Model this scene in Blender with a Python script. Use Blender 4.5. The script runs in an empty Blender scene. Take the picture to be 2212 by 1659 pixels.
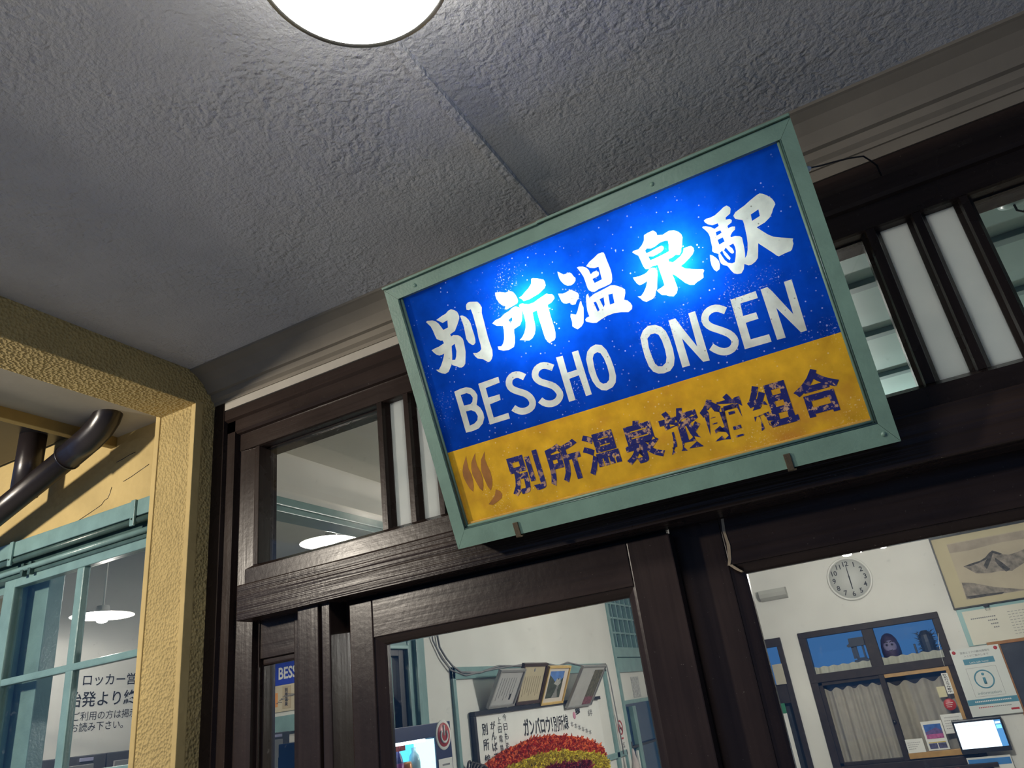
import bpy, bmesh, math, random, json
from mathutils import Vector, Matrix
R = math.radians
random.seed(7)
scene = bpy.context.scene
COL = scene.collection

# ------------------------------------------------------------------ camera, world, big lights, exposure
def make_camera():
    yaw, pitch, roll, f = 0.43656761, 0.42032288, -0.13701226, 1571.204
    fwd = Vector((-math.sin(yaw)*math.cos(pitch), math.cos(yaw)*math.cos(pitch), math.sin(pitch)))
    right0 = Vector((math.cos(yaw), math.sin(yaw), 0))
    up0 = right0.cross(fwd)
    right = math.cos(roll)*right0 + math.sin(roll)*up0
    up = -math.sin(roll)*right0 + math.cos(roll)*up0
    cam = bpy.data.cameras.new('camera')
    cam.sensor_fit = 'HORIZONTAL'
    cam.sensor_width = 36.0
    cam.lens = 36.0*f/2212.0
    cam.clip_start = 0.02
    o = bpy.data.objects.new('camera', cam)
    m = Matrix((right, up, -fwd)).transposed().to_4x4()
    m.translation = Vector((0, -1.6, 1.8))
    o.matrix_world = m
    COL.objects.link(o)
    scene.camera = o
make_camera()

world = bpy.data.worlds.new('dusk_sky')
scene.world = world
world.use_nodes = True
bg = world.node_tree.nodes['Background']
bg.inputs[0].default_value = (0.055, 0.17, 0.42, 1)
bg.inputs[1].default_value = 0.85

def light(name, kind, loc, energy, color=(1, 1, 1), size=0.05, parent=None, rot=None):
    l = bpy.data.lights.new(name, kind)
    l.energy = energy
    l.color = color
    if kind in ('POINT', 'SPOT'):
        l.shadow_soft_size = size
    if kind == 'AREA':
        l.size = size
    o = bpy.data.objects.new(name, l)
    o.location = loc
    if rot:
        o.rotation_euler = rot
    if parent:
        o.parent = parent
    COL.objects.link(o)
    return o
# lamp under the left eave, behind the viewer's back
light('eave_lamp_light', 'POINT', (-2.9, -2.05, 2.72), 195, (1.0, 0.90, 0.76), 0.09)

scene.view_settings.view_transform = 'Standard'
scene.view_settings.look = 'None'
scene.view_settings.exposure = 0.0
scene.view_settings.gamma = 1.0
scene.view_settings.use_curve_mapping = False
scene.cycles.use_denoising = True
scene.cycles.max_bounces = 8
scene.cycles.transparent_max_bounces = 16
scene.cycles.caustics_reflective = False
scene.cycles.caustics_refractive = False
scene.cycles.sample_clamp_indirect = 6.0

# ------------------------------------------------------------------ materials
MATS = {}
class NT:
    def __init__(self, name):
        m = bpy.data.materials.new(name)
        m.use_nodes = True
        self.m = m
        self.t = m.node_tree
        self.t.nodes.clear()
        self.out = self.t.nodes.new('ShaderNodeOutputMaterial')
        MATS[name] = m
    def n(self, typ, **kw):
        nd = self.t.nodes.new('ShaderNode' + typ)
        for k, v in kw.items():
            if k.startswith('_'):
                setattr(nd, k[1:], v)
            else:
                key = int(k[1:]) if k[0] == 'i' and k[1:].isdigit() else k.replace('__', ' ')
                s = nd.inputs[key]
                if hasattr(v, 'links') or hasattr(v, 'is_output'):
                    self.t.links.new(v, s)
                else:
                    s.default_value = v
        return nd
    def link(self, a, b):
        self.t.links.new(a, b)
    def coords(self, scale=(1, 1, 1), kind='Object'):
        tc = self.n('TexCoord')
        mp = self.n('Mapping')
        mp.inputs['Scale'].default_value = scale
        self.link(tc.outputs[kind], mp.inputs['Vector'])
        return mp.outputs['Vector']
    def noise(self, vec, scale, detail=4, rough=0.55):
        nd = self.n('TexNoise', Scale=scale, Detail=detail, Roughness=rough)
        self.link(vec, nd.inputs['Vector'])
        return nd.outputs['Fac']
    def ramp(self, fac, stops):
        r = self.n('ValToRGB')
        e = r.color_ramp.elements
        while len(e) < len(stops):
            e.new(0.5)
        for k, (p, c) in enumerate(stops):
            e[k].position = p
            e[k].color = (*c, 1) if len(c) == 3 else c
        self.link(fac, r.inputs['Fac'])
        return r.outputs['Color']
    def mixc(self, fac, a, b):
        mx = self.n('MixRGB')
        for s, v in ((0, fac), (1, a), (2, b)):
            if isinstance(v, (int, float)):
                mx.inputs[s].default_value = v
            elif isinstance(v, tuple):
                mx.inputs[s].default_value = (*v, 1) if len(v) == 3 else v
            else:
                self.link(v, mx.inputs[s])
        return mx.outputs[0]
    def bump(self, h, strength=0.3, dist=0.01):
        b = self.n('Bump', Strength=strength, Distance=dist)
        self.link(h, b.inputs['Height'])
        return b.outputs['Normal']
    def schlick(self, r0=0.04):
        # mirror share of a thin sheet, the same from both sides
        lw = self.n('LayerWeight', Blend=0.5)
        pw = self.n('Math', _operation='POWER'); self.link(lw.outputs['Facing'], pw.inputs[0]); pw.inputs[1].default_value = 5.0
        ma = self.n('Math', _operation='MULTIPLY_ADD'); self.link(pw.outputs[0], ma.inputs[0]); ma.inputs[1].default_value = 1-r0; ma.inputs[2].default_value = r0
        return ma.outputs[0]
    def pbr(self, color, rough=0.5, normal=None, metal=0.0, spec=0.5, emit=None, emit_s=0.0, coat=0.0):
        p = self.n('BsdfPrincipled')
        def put(key, v):
            if isinstance(v, tuple):
                p.inputs[key].default_value = (*v, 1) if len(v) == 3 else v
            elif isinstance(v, (int, float)):
                p.inputs[key].default_value = v
            else:
                self.link(v, p.inputs[key])
        put('Base Color', color); put('Roughness', rough); put('Metallic', metal)
        put('Specular IOR Level', spec); put('Coat Weight', coat)
        if emit is not None:
            put('Emission Color', emit); put('Emission Strength', emit_s)
        if normal is not None:
            self.link(normal, p.inputs['Normal'])
        self.link(p.outputs[0], self.out.inputs['Surface'])
        return p

def paint(name, col, rough=0.5, var=0.12, scale=12, bump=0.05, spec=0.5, metal=0.0):
    if name in MATS:
        return MATS[name]
    t = NT(name)
    v = t.coords()
    n = t.noise(v, scale)
    lo = tuple(c*(1-var) for c in col)
    hi = tuple(min(1, c*(1+var)) for c in col)
    c = t.ramp(n, [(0.3, lo), (0.7, hi)])
    t.pbr(c, rough, t.bump(t.noise(v, scale*8, 3), bump, 0.003), metal, spec)
    return t.m

def emitter(name, col, s):
    t = NT(name)
    v = t.coords()
    c = t.ramp(t.noise(v, 6, 2), [(0.2, tuple(x*0.97 for x in col)), (0.8, col)])
    e = t.n('Emission', Strength=s)
    t.link(c, e.inputs['Color'])
    t.link(e.outputs[0], t.out.inputs['Surface'])
    return t.m

def wood(name, axis, col=(0.0235, 0.0155, 0.0128), rough=0.26, relief=0.16, worn=True, fine=0.5, dist=0.004):
    """dark varnished timber with grain along x, y or z"""
    t = NT(name)
    sc = {'x': (0.5 if dist > 0.005 else 2.0, 55, 55), 'z': (55, 55, 2.0), 'y': (55, 2.0, 55)}[axis]
    v = t.coords(sc)
    g = t.noise(v, 1.0, 3 if dist > 0.005 else 6, 0.55)
    v2 = t.coords()
    blot = t.noise(v2, 5, 5)
    c1 = t.ramp(g, [(0.25, tuple(c*0.6 for c in col)), (0.75, tuple(c*1.6 for c in col))])
    c2 = t.mixc(0.35, c1, t.ramp(blot, [(0.3, tuple(c*0.7 for c in col)), (0.75, tuple(c*1.9 for c in col))]))
    specks = t.noise(v2, 160, 2)
    chips = t.ramp(specks, [(0.735, (0, 0, 0)), (0.76, (1, 1, 1))])
    c3 = t.mixc(chips, c2, (0.10, 0.085, 0.07)) if worn else c2
    rgh = t.n('MapRange')
    t.link(blot, rgh.inputs[0])
    rgh.inputs[3].default_value = rough*0.75
    rgh.inputs[4].default_value = rough*1.4
    h = t.n('Math', _operation='MULTIPLY_ADD')
    t.link(t.noise(v2, 60, 2), h.inputs[0])
    h.inputs[1].default_value = fine
    t.link(g, h.inputs[2])
    t.pbr(c3, rgh.outputs[0], t.bump(h.outputs[0], relief, dist), 0, 0.19)
    return t.m
W_X = wood('dark_timber_lengthwise', 'x')
W_Z = wood('dark_timber_upright', 'z')
W_XG = wood('dark_timber_coarse_grain', 'x', relief=0.7, rough=0.26, fine=0.08, dist=0.009)

def make_surface_mats():
    # trowelled ceiling plaster
    t = NT('trowelled_ceiling_plaster')
    v = t.coords()
    lump = t.noise(v, 9, 5, 0.6)
    vr = t.n('TexVoronoi', Scale=62.0, _feature='SMOOTH_F1')
    wv = t.n('MixRGB', _blend_type='ADD')
    wv.inputs[0].default_value = 0.05
    t.link(v, wv.inputs[1])
    nn = t.n('TexNoise', Scale=30.0, Detail=3.0)
    t.link(v, nn.inputs['Vector'])
    t.link(nn.outputs['Color'], wv.inputs[2])
    t.link(wv.outputs[0], vr.inputs['Vector'])
    mask = t.ramp(t.noise(v, 3.0, 4), [(0.38, (0.12,)*3), (0.66, (1, 1, 1))])
    h1 = t.n('Math', _operation='MULTIPLY')
    t.link(vr.outputs['Distance'], h1.inputs[0])
    t.link(mask, h1.inputs[1])
    h2 = t.n('Math', _operation='MULTIPLY_ADD')
    t.link(t.noise(v, 130, 4, 0.6), h2.inputs[0])
    h2.inputs[1].default_value = 0.5
    t.link(h1.outputs[0], h2.inputs[2])
    h3 = t.n('Math', _operation='MULTIPLY_ADD')
    t.link(lump, h3.inputs[0])
    h3.inputs[1].default_value = 0.12
    t.link(h2.outputs[0], h3.inputs[2])
    c = t.ramp(lump, [(0.3, (0.50, 0.50, 0.505)), (0.7, (0.56, 0.56, 0.565))])
    t.pbr(c, 0.85, t.bump(h3.outputs[0], 0.8, 0.012), 0, 0.2)
    # rough-cast yellow stucco
    for nm, col, st, sc in (('yellow_roughcast', (0.55, 0.415, 0.175), 0.6, 120), ('yellow_smooth_render', (0.57, 0.43, 0.185), 0.15, 40)):
        t = NT(nm)
        v = t.coords()
        a = t.noise(v, sc, 4, 0.6)
        vr = t.n('TexVoronoi', Scale=sc*0.9)
        t.link(v, vr.inputs['Vector'])
        h = t.n('Math', _operation='ADD')
        sm = t.n('Math', _operation='MULTIPLY'); t.link(a, sm.inputs[0]); sm.inputs[1].default_value = 0.45
        t.link(sm.outputs[0], h.inputs[0]); t.link(vr.outputs['Distance'], h.inputs[1])
        stain = t.noise(v, 4, 5)
        c = t.ramp(stain, [(0.3, tuple(x*0.82 for x in col)), (0.7, tuple(x*1.12 for x in col))])
        t.pbr(c, 0.8, t.bump(h.outputs[0], st, 0.018), 0, 0.25)
    # cream interior plaster
    t = NT('cream_wall_plaster')
    v = t.coords()
    c = t.ramp(t.noise(v, 3, 5), [(0.3, (0.67, 0.665, 0.62)), (0.7, (0.75, 0.745, 0.70))])
    sp = t.ramp(t.noise(v, 45, 2), [(0.76, (0, 0, 0)), (0.80, (1, 1, 1))])
    c = t.mixc(sp, c, (0.45, 0.44, 0.38))
    t.pbr(c, 0.75, t.bump(t.noise(v, 60, 3), 0.08, 0.003), 0, 0.3)
    # clear pane: thin sheet of glass, mirror share from the viewing angle
    t = NT('window_glass')
    tr = t.n('BsdfTransparent'); tr.inputs[0].default_value = (0.96, 0.965, 0.96, 1)
    gl = t.n('BsdfGlossy', Roughness=0.02)
    dif = t.n('BsdfDiffuse'); dif.inputs[0].default_value = (0.8, 0.8, 0.78, 1)
    fr = t.schlick()
    v = t.coords()
    dirt = t.ramp(t.noise(v, 40, 6, 0.7), [(0.62, (0.0,)*3), (0.9, (0.18,)*3)])
    mx0 = t.n('MixShader'); t.link(dirt, mx0.inputs[0]); t.link(tr.outputs[0], mx0.inputs[1]); t.link(dif.outputs[0], mx0.inputs[2])
    mx = t.n('MixShader'); t.link(fr, mx.inputs[0]); t.link(mx0.outputs[0], mx.inputs[1]); t.link(gl.outputs[0], mx.inputs[2])
    t.link(mx.outputs[0], t.out.inputs['Surface'])
    # milky panes
    t = NT('milk_glass')
    v = t.coords()
    c = t.ramp(t.noise(v, 8, 3), [(0.3, (0.80, 0.83, 0.82)), (0.7, (0.88, 0.90, 0.88))])
    d = t.n('BsdfDiffuse'); t.link(c, d.inputs[0])
    l = t.n('BsdfTranslucent'); t.link(c, l.inputs[0])
    g = t.n('BsdfGlossy', Roughness=0.15)
    m1 = t.n('MixShader'); m1.inputs[0].default_value = 0.78
    t.link(d.outputs[0], m1.inputs[1]); t.link(l.outputs[0], m1.inputs[2])
    m2 = t.n('MixShader'); m2.inputs[0].default_value = 0.04
    t.link(m1.outputs[0], m2.inputs[1]); t.link(g.outputs[0], m2.inputs[2])
    t.link(m2.outputs[0], t.out.inputs['Surface'])
make_surface_mats()
CEIL = MATS['trowelled_ceiling_plaster']; YR = MATS['yellow_roughcast']; YS = MATS['yellow_smooth_render']
CREAM = MATS['cream_wall_plaster']; GLASS = MATS['window_glass']; MILK = MATS['milk_glass']
TEAL = paint('teal_gloss_paint', (0.20, 0.33, 0.32), 0.28, 0.12, 14, 0.25)
TEAL_D = paint('dark_green_track_paint', (0.06, 0.11, 0.10), 0.3, 0.2, 14, 0.15)
SIGNGREEN = paint('sage_green_frame_paint', (0.155, 0.255, 0.195), 0.42, 0.10, 20, 0.15)
TEALCEIL = paint('teal_ceiling_boards', (0.30, 0.48, 0.47), 0.35, 0.08, 4, 0.08)
TEALCEIL_D = paint('teal_ceiling_batten', (0.15, 0.27, 0.28), 0.35, 0.08, 4, 0.08)
PVC = paint('brown_black_pipe_plastic', (0.018, 0.014, 0.015), 0.3, 0.25, 9, 0.06)
WHITE = paint('white_print_paper', (0.76, 0.76, 0.72), 0.6, 0.03, 8, 0.02)
INK = paint('black_ink', (0.02, 0.02, 0.022), 0.6, 0.2, 20, 0.01)
GREYINK = paint('grey_ink', (0.22, 0.22, 0.22), 0.6, 0.2, 20, 0.01)
BLACKISH = paint('black_lacquer', (0.015, 0.015, 0.018), 0.35, 0.2, 10, 0.05)
BROWNFR = paint('dark_brown_window_timber', (0.030, 0.021, 0.016), 0.5, 0.25, 18, 0.2, 0.2)
HONEY = paint('honey_pine', (0.42, 0.24, 0.07), 0.45, 0.15, 14, 0.1)
CHROME = paint('brushed_metal', (0.5, 0.5, 0.48), 0.3, 0.1, 30, 0.05, metal=1.0)
GREYMETAL = paint('grey_steel_paint', (0.06, 0.06, 0.065), 0.45, 0.1, 20, 0.03)

# ------------------------------------------------------------------ mesh helpers
class MB:
    def __init__(self):
        self.bm = bmesh.new()
    def box(self, x0, x1, y0, y1, z0, z1, bev=0.0):
        b = bmesh.new()
        vs = [b.verts.new((x, y, z)) for x in (x0, x1) for y in (y0, y1) for z in (z0, z1)]
        for f in ((0, 1, 3, 2), (4, 6, 7, 5), (0, 4, 5, 1), (2, 3, 7, 6), (0, 2, 6, 4), (1, 5, 7, 3)):
            b.faces.new([vs[i] for i in f])
        if bev > 0:
            bmesh.ops.bevel(b, geom=b.edges[:], offset=bev, segments=2, affect='EDGES', profile=0.6)
        self.join(b)
        return self
    def join(self, b, mat=None):
        me = bpy.data.meshes.new('tmp')
        b.to_mesh(me); b.free()
        if mat is not None:
            me.transform(mat)
        self.bm.from_mesh(me)
        bpy.data.meshes.remove(me)
    def prism(self, pts, axis, a0, a1):
        """pts: outline in the two other axes (x,y order kept), pushed along axis"""
        def P(p, a):
            return {'x': (a, p[0], p[1]), 'y': (p[0], a, p[1]), 'z': (p[0], p[1], a)}[axis]
        b = self.bm
        A = [b.verts.new(P(p, a0)) for p in pts]
        B = [b.verts.new(P(p, a1)) for p in pts]
        n = len(pts)
        for i in range(n):
            b.faces.new((A[i], A[(i+1) % n], B[(i+1) % n], B[i]))
        b.faces.new(A[::-1]); b.faces.new(B)
        return self
    def tube(self, path, r, seg=14, cap=True, radii=None):
        b = self.bm
        path = [Vector(p) for p in path]
        rings = []
        prev = None
        for i, p in enumerate(path):
            d = (path[min(i+1, len(path)-1)] - path[max(i-1, 0)]).normalized()
            if prev is None:
                ref = Vector((0, 0, 1)) if abs(d.z) < 0.9 else Vector((1, 0, 0))
                u = d.cross(ref).normalized()
            else:
                u = (prev - d*prev.dot(d)).normalized()
            prev = u
            w = d.cross(u)
            rr = radii[i] if radii else r
            rings.append([b.verts.new(p + u*math.cos(2*math.pi*k/seg)*rr + w*math.sin(2*math.pi*k/seg)*rr) for k in range(seg)])
        for i in range(len(rings)-1):
            for k in range(seg):
                f = b.faces.new((rings[i][k], rings[i][(k+1) % seg], rings[i+1][(k+1) % seg], rings[i+1][k]))
                f.smooth = True
        if cap:
            b.faces.new(rings[0][::-1]); b.faces.new(rings[-1])
        return self
    def lathe(self, prof, c=(0, 0, 0), axis='z', seg=40, smooth=True):
        b = self.bm
        def P(r, h, a):
            x, y = r*math.cos(a), r*math.sin(a)
            q = {'z': (x, y, h), 'y': (x, h, y), 'x': (h, x, y)}[axis]
            return (q[0]+c[0], q[1]+c[1], q[2]+c[2])
        rings = []
        for r, h in prof:
            if r < 1e-6:
                rings.append([b.verts.new(P(0, h, 0))])
            else:
                rings.append([b.verts.new(P(r, h, 2*math.pi*k/seg)) for k in range(seg)])
        for i in range(len(rings)-1):
            A, B = rings[i], rings[i+1]
            for k in range(seg):
                k2 = (k+1) % seg
                if len(A) == 1 and len(B) == 1:
                    continue
                if len(A) == 1:
                    f = b.faces.new((A[0], B[k2], B[k]))
                elif len(B) == 1:
                    f = b.faces.new((A[k], A[k2], B[0]))
                else:
                    f = b.faces.new((A[k], A[k2], B[k2], B[k]))
                f.smooth = smooth
        return self
    def raw(self, verts, faces, smooth=False):
        vs = [self.bm.verts.new(v) for v in verts]
        for f in faces:
            ff = self.bm.faces.new([vs[i] for i in f])
            ff.smooth = smooth
        return self
    def build(self, name, mat, parent=None, fix=True):
        if fix:
            bmesh.ops.recalc_face_normals(self.bm, faces=self.bm.faces[:])
        me = bpy.data.meshes.new(name)
        self.bm.to_mesh(me); self.bm.free()
        me.materials.append(mat)
        o = bpy.data.objects.new(name, me)
        COL.objects.link(o)
        if parent:
            o.parent = parent
        return o

def tag(o, label, cat, group=None, kind=None):
    o['label'] = label
    o['category'] = cat
    if group:
        o['group'] = group
    if kind:
        o['kind'] = kind
    return o
def thing(name, label, cat, loc=(0, 0, 0), rot=(0, 0, 0), group=None, kind=None):
    o = bpy.data.objects.new(name, None)
    o.empty_display_size = 0.05
    o.location = loc
    o.rotation_euler = rot
    COL.objects.link(o)
    return tag(o, label, cat, group, kind)
def box(name, mat, parent, x0, x1, y0, y1, z0, z1, bev=0.0):
    return MB().box(x0, x1, y0, y1, z0, z1, bev).build(name, mat, parent)
def struct(o, label, cat):
    return tag(o, label, cat, None, 'structure')

def curve_mesh(cu):
    ob = bpy.data.objects.new('tmp', cu)
    me = ob.to_mesh()
    vs = [tuple(v.co) for v in me.vertices]
    fs = [tuple(p.vertices) for p in me.polygons]
    ob.to_mesh_clear()
    bpy.data.objects.remove(ob)
    bpy.data.curves.remove(cu)
    return vs, fs
def fill_loops(loops):
    cu = bpy.data.curves.new('tmp', 'CURVE')
    cu.dimensions = '2D'
    cu.fill_mode = 'BOTH'
    for lp in loops:
        s = cu.splines.new('POLY')
        s.points.add(len(lp)-1)
        for p, q in zip(s.points, lp):
            p.co = (q[0], q[1], 0, 1)
        s.use_cyclic_u = True
    return curve_mesh(cu)
def text_mesh(s, size, bold=0.0, align='LEFT', space=1.0):
    cu = bpy.data.curves.new('tmp', 'FONT')
    cu.body = s
    cu.size = size
    cu.offset = bold
    cu.align_x = align
    cu.resolution_u = 3
    cu.space_line = space
    return curve_mesh(cu)
def lay(name, mesh, mat, parent, origin, right, up, sx=1.0, sy=1.0, thick=0.0):
    """lay a flat 2D mesh onto a surface: origin + x*right + y*up"""
    vs, fs = mesh
    o, r, u = Vector(origin), Vector(right), Vector(up)
    if not vs:
        return None
    return MB().raw([tuple(o + r*(v[0]*sx) + u*(v[1]*sy)) for v in vs], fs).build(name, mat, parent, fix=False)

# ------------------------------------------------------------------ grounds and canopy
struct(box('floor', paint('forecourt_concrete', (0.52, 0.51, 0.49), 0.8, 0.15, 3, 0.2), None, -9, 7, -12, 0.1, -0.06, 0.0), 'grey concrete forecourt in front of the doors', 'floor')
struct(box('floor_interior', paint('waiting_room_floor', (0.40, 0.36, 0.30), 0.5, 0.12, 3, 0.1), None, -3.7, 3.0, 0.1, 4.7, -0.06, 0.0), 'pale waiting room floor', 'floor')
CZ = 2.965
ceil = struct(box('ceiling', CEIL, None, -1.862, 3.2, -7.0, 0.02, CZ, CZ+0.08), 'rough trowelled grey plaster ceiling of the canopy', 'ceiling')
MB().prism([(-0.547, CZ+0.004), (-0.543, CZ-0.009), (-0.522, CZ-0.009), (-0.517, CZ+0.004)], 'y', -7.0, -0.30).prism([(-0.534, CZ+0.004), (-0.532, CZ-0.005), (-0.522, CZ-0.005), (-0.518, CZ+0.004)], 'y', -0.302, -0.118).build('seam_strip', CEIL, ceil)
# plaster cornice above the door frame
PLASTER = paint('grey_cornice_plaster', (0.20, 0.175, 0.135), 0.8, 0.1, 6, 0.15)
prof = [(0.02, CZ), (-0.117, CZ), (-0.115, CZ-0.006), (-0.108, CZ-0.008), (-0.085, CZ-0.018), (-0.060, CZ-0.038), (-0.045, CZ-0.058), (-0.040, CZ-0.066), (-0.028, CZ-0.068), (-0.024, CZ-0.085), (-0.012, CZ-0.092), (-0.010, 2.862), (0.02, 2.862)]
cor = struct(MB().prism(prof, 'x', -1.856, 3.2).build('trim_1', PLASTER), 'moulded plaster cornice between ceiling and dark door frame', 'cornice')
box('fillet', paint('off_white_fillet', (0.40, 0.37, 0.31), 0.6, 0.1, 8, 0.1), cor, -1.81, -0.62, -0.006, 0.02, 2.834, 2.862)
box('plaster_fillet', PLASTER, cor, -0.62, 3.2, -0.004, 0.02, 2.834, 2.862)
# yellow pillar and canopy beam
pil = struct(MB().box(-2.044, -1.859, -0.082, 0.09, 0, 2.862).build('pillar', YR), 'yellow rough-cast pillar beside the dark door frame', 'pillar')
for x0, x1 in ((-2.048, -2.026), (-1.875, -1.855)):
    box('corner_bead', YS, pil, x0, x1, -0.086, -0.055, 0, 2.862, 0.003)
beam = struct(MB().box(-2.03, -1.857, -7.0, 0.02, 2.851, 3.05, 0.004).build('trim_2', YR), 'yellow canopy edge beam resting on the pillar', 'beam')
sof = struct(box('ceiling_eave', paint('white_eave_board', (0.40, 0.37, 0.31), 0.7, 0.08, 6, 0.1), None, -2.375, -2.028, -7.0, 0.0, 2.90, 2.93), 'pale eave soffit outside the yellow beam', 'soffit')
box('fascia', paint('ochre_fascia_board', (0.40, 0.27, 0.08), 0.6, 0.15, 8, 0.1), sof, -2.40, -2.37, -7.0, 0.0, 2.862, 2.99, 0.003)
struct(box('trim_3', BLACKISH, None, -3.4, -2.44, -7.0, -0.01, 2.975, 3.12, 0.01), 'black rain gutter along the canopy edge', 'gutter')

# ------------------------------------------------------------------ yellow outer wall with the teal window
wl = struct(MB().box(-4.6, -2.04, 0.0, 0.09, 2.612, 3.12).build('wall_left', YS), 'yellow rendered outer wall above the teal window', 'wall')
MB().box(-4.6, -3.72, 0.0, 0.09, 1.1, 2.612).box(-4.6, -2.04, 0.0, 0.09, 0, 1.1).build('lower_wall', YR, wl)
def crack(pts, w=0.0012):
    b = MB()
    b.tube([(x, -0.0006, z) for x, z in pts], w, 5)
    b.build('crack', BLACKISH, wl)
crack([(-2.42, 2.655), (-2.405, 2.668), (-2.388, 2.672), (-2.378, 2.69), (-2.372, 2.71)])
crack([(-2.62, 2.615), (-2.55, 2.624), (-2.48, 2.64), (-2.42, 2.655)])
crack([(-2.31, 2.715), (-2.27, 2.722), (-2.22, 2.735), (-2.18, 2.745)])
crack([(-2.36, 2.80), (-2.33, 2.803), (-2.29, 2.81), (-2.26, 2.812)])

w1 = thing('window_1', 'teal painted sash window beside the yellow pillar', 'window', (-2.8, 0, 1.1), kind='structure')
w1.location = (0, 0, 0)
box('head_casing', TEAL, w1, -3.72, -2.05, -0.022, 0.05, 2.560, 2.617, 0.004)
box('recess_board', TEAL_D, w1, -3.72, -2.05, 0.012, 0.06, 2.490, 2.566)
MB().tube([(-3.7, -0.012, 2.547), (-2.06, -0.012, 2.547)], 0.011, 12).build('hanging_track', TEAL_D, w1)
MB().tube([(-3.7, 0.004, 2.512), (-2.06, 0.004, 2.512)], 0.010, 12).build('hanging_track', TEAL, w1)
for x in (-2.206, -2.888):
    box('track_bracket', TEAL, w1, x-0.011, x+0.011, -0.030, -0.022, 2.527, 2.617, 0.002)
    MB().lathe([(0, -0.034), (0.003, -0.033), (0.004, -0.029)], (x, 0, 2.55), 'y', 10).build('screw_head', TEAL_D, w1)
for x in (-2.80, -2.845):
    box('hanger_clip', TEAL_D, w1, x-0.008, x+0.008, -0.004, 0.014, 2.482, 2.53, 0.002)
def sash(x0, x1, y, mull):
    for a, b in ((x0, x0+0.066), (x1-0.066, x1)):
        box('stile', TEAL, w1, a, b, y, y+0.034, 1.12, 2.500, 0.004)
    box('top_rail', TEAL, w1, x0+0.064, x1-0.064, y, y+0.034, 2.458, 2.500, 0.004)
    box('bottom_rail', TEAL, w1, x0+0.064, x1-0.064, y, y+0.034, 1.12, 1.19, 0.004)
    box('muntin', TEAL, w1, mull-0.021, mull+0.021, y+0.004, y+0.03, 1.18, 2.46, 0.006)
    for z in (2.122, 1.79, 1.46):
        box('muntin', TEAL, w1, x0+0.06, x1-0.06, y+0.002, y+0.028, z-0.012, z+0.012, 0.005)
    zs = [1.19, 1.46, 1.79, 2.122, 2.458]
    xs = [x0+0.064, mull, x1-0.064]
    for i in range(2):
        for k in range(4):
            box('pane', GLASS, w1, xs[i], xs[i+1], y+0.014, y+0.018, zs[k], zs[k+1])
sash(-2.985, -2.085, 0.022, -2.538)
sash(-3.72, -2.955, 0.062, -3.34)
box('inner_jamb', TEAL, w1, -2.99, -2.835, 0.10, 0.16, 1.1, 2.6, 0.004)
box('inner_jamb', TEAL, w1, -2.085, -2.03, 0.10, 0.16, 1.1, 2.6, 0.004)

# rain pipe under the eave
dp = thing('rain_pipe', 'brown-black plastic rain pipe sloping across the yellow wall', 'pipe')
cen = [(-2.205, -0.150, 2.93), (-2.206, -0.150, 2.915), (-2.22, -0.149, 2.888), (-2.25, -0.148, 2.862), (-2.30, -0.146, 2.838)]
MB().tube([(-2.36, -0.144, 2.818), (-3.6, -0.118, 2.472)], 0.041, 20).build('pipe', PVC, dp)
MB().tube(cen + [(-2.42, -0.143, 2.801)], 0.046, 20).build('elbow', PVC, dp)
MB().tube([(-2.715, -0.105, 3.02), (-2.715, -0.108, 2.74)], 0.046, 18).build('branch', PVC, dp)
MB().tube([(-2.418, -0.143, 2.8015), (-2.424, -0.143, 2.7998)], 0.0475, 20).build('joint_ring', PVC, dp)

# ------------------------------------------------------------------ dark timber door front
def member(name, label, cat):
    o = thing(name, label, cat, kind='structure')
    return o
hd = struct(MB().prism([(0.0, 2.834), (-0.004, 2.830), (-0.004, 2.797), (0.006, 2.790), (0.006, 2.752), (0.012, 2.744), (0.022, 2.741), (0.022, 2.684), (0.03, 2.682), (0.12, 2.682), (0.12, 2.834)], 'x', -1.817, 3.2).build('trim_4', W_X), 'dark brown head beam over the transom windows', 'beam')
jb = struct(MB().prism([(-1.868, -0.006), (-1.812, -0.006), (-1.808, 0.006), (-1.772, 0.006), (-1.768, 0.024), (-1.702, 0.030), (-1.699, 0.12), (-1.868, 0.12)], 'z', 0.0, 2.862).build('trim_5', W_Z), 'dark brown side post of the door frame next to the pillar', 'post')
lb = struct(MB().box(-1.706, 3.2, -0.030, 0.060, 2.135, 2.237, 0.004).build('trim_6', W_XG), 'dark lintel beam with raised wood grain over the sliding doors', 'beam')
# transom
w2 = thing('window_2', 'dark framed transom with clear and milky panes above the lintel', 'window', kind='structure')
MB().prism([(-0.004, 2.237), (-0.004, 2.285), (0.03, 2.302), (0.05, 2.308), (0.12, 2.308), (0.12, 2.237)], 'x', -1.702, 3.2).build('sill', W_X, w2)
PER = 0.687
mulls = []
for k in range(5):
    x = -1.683 + PER*k
    for a, b, m in ((x, x+0.466, GLASS), (x+0.5, x+0.562, MILK), (x+0.594, x+0.656, MILK)):
        if a < 3.0:
            box('pane', m, w2, a-0.004, b+0.004, 0.052, 0.056, 2.303, 2.688)
    for a, b in ((x+0.466, x+0.5), (x+0.562, x+0.594), (x+0.656, x+PER)):
        mulls.append((a, b))
for a, b in mulls:
    MB().prism([(a-0.003, 0.048), (a+0.005, 0.036), (a+0.008, 0.024), (b-0.008, 0.024), (b-0.005, 0.036), (b+0.003, 0.048), (b+0.003, 0.09), (a-0.003, 0.09)], 'z', 2.30, 2.69).build('mullion', W_Z, w2)
box('mullion', W_Z, w2, -1.702, -1.682, 0.026, 0.09, 2.30, 2.69, 0.003)
# inner lining board of the transom
box('lining', W_X, w2, -1.70, 3.2, 0.058, 0.12, 2.678, 2.70)
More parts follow.
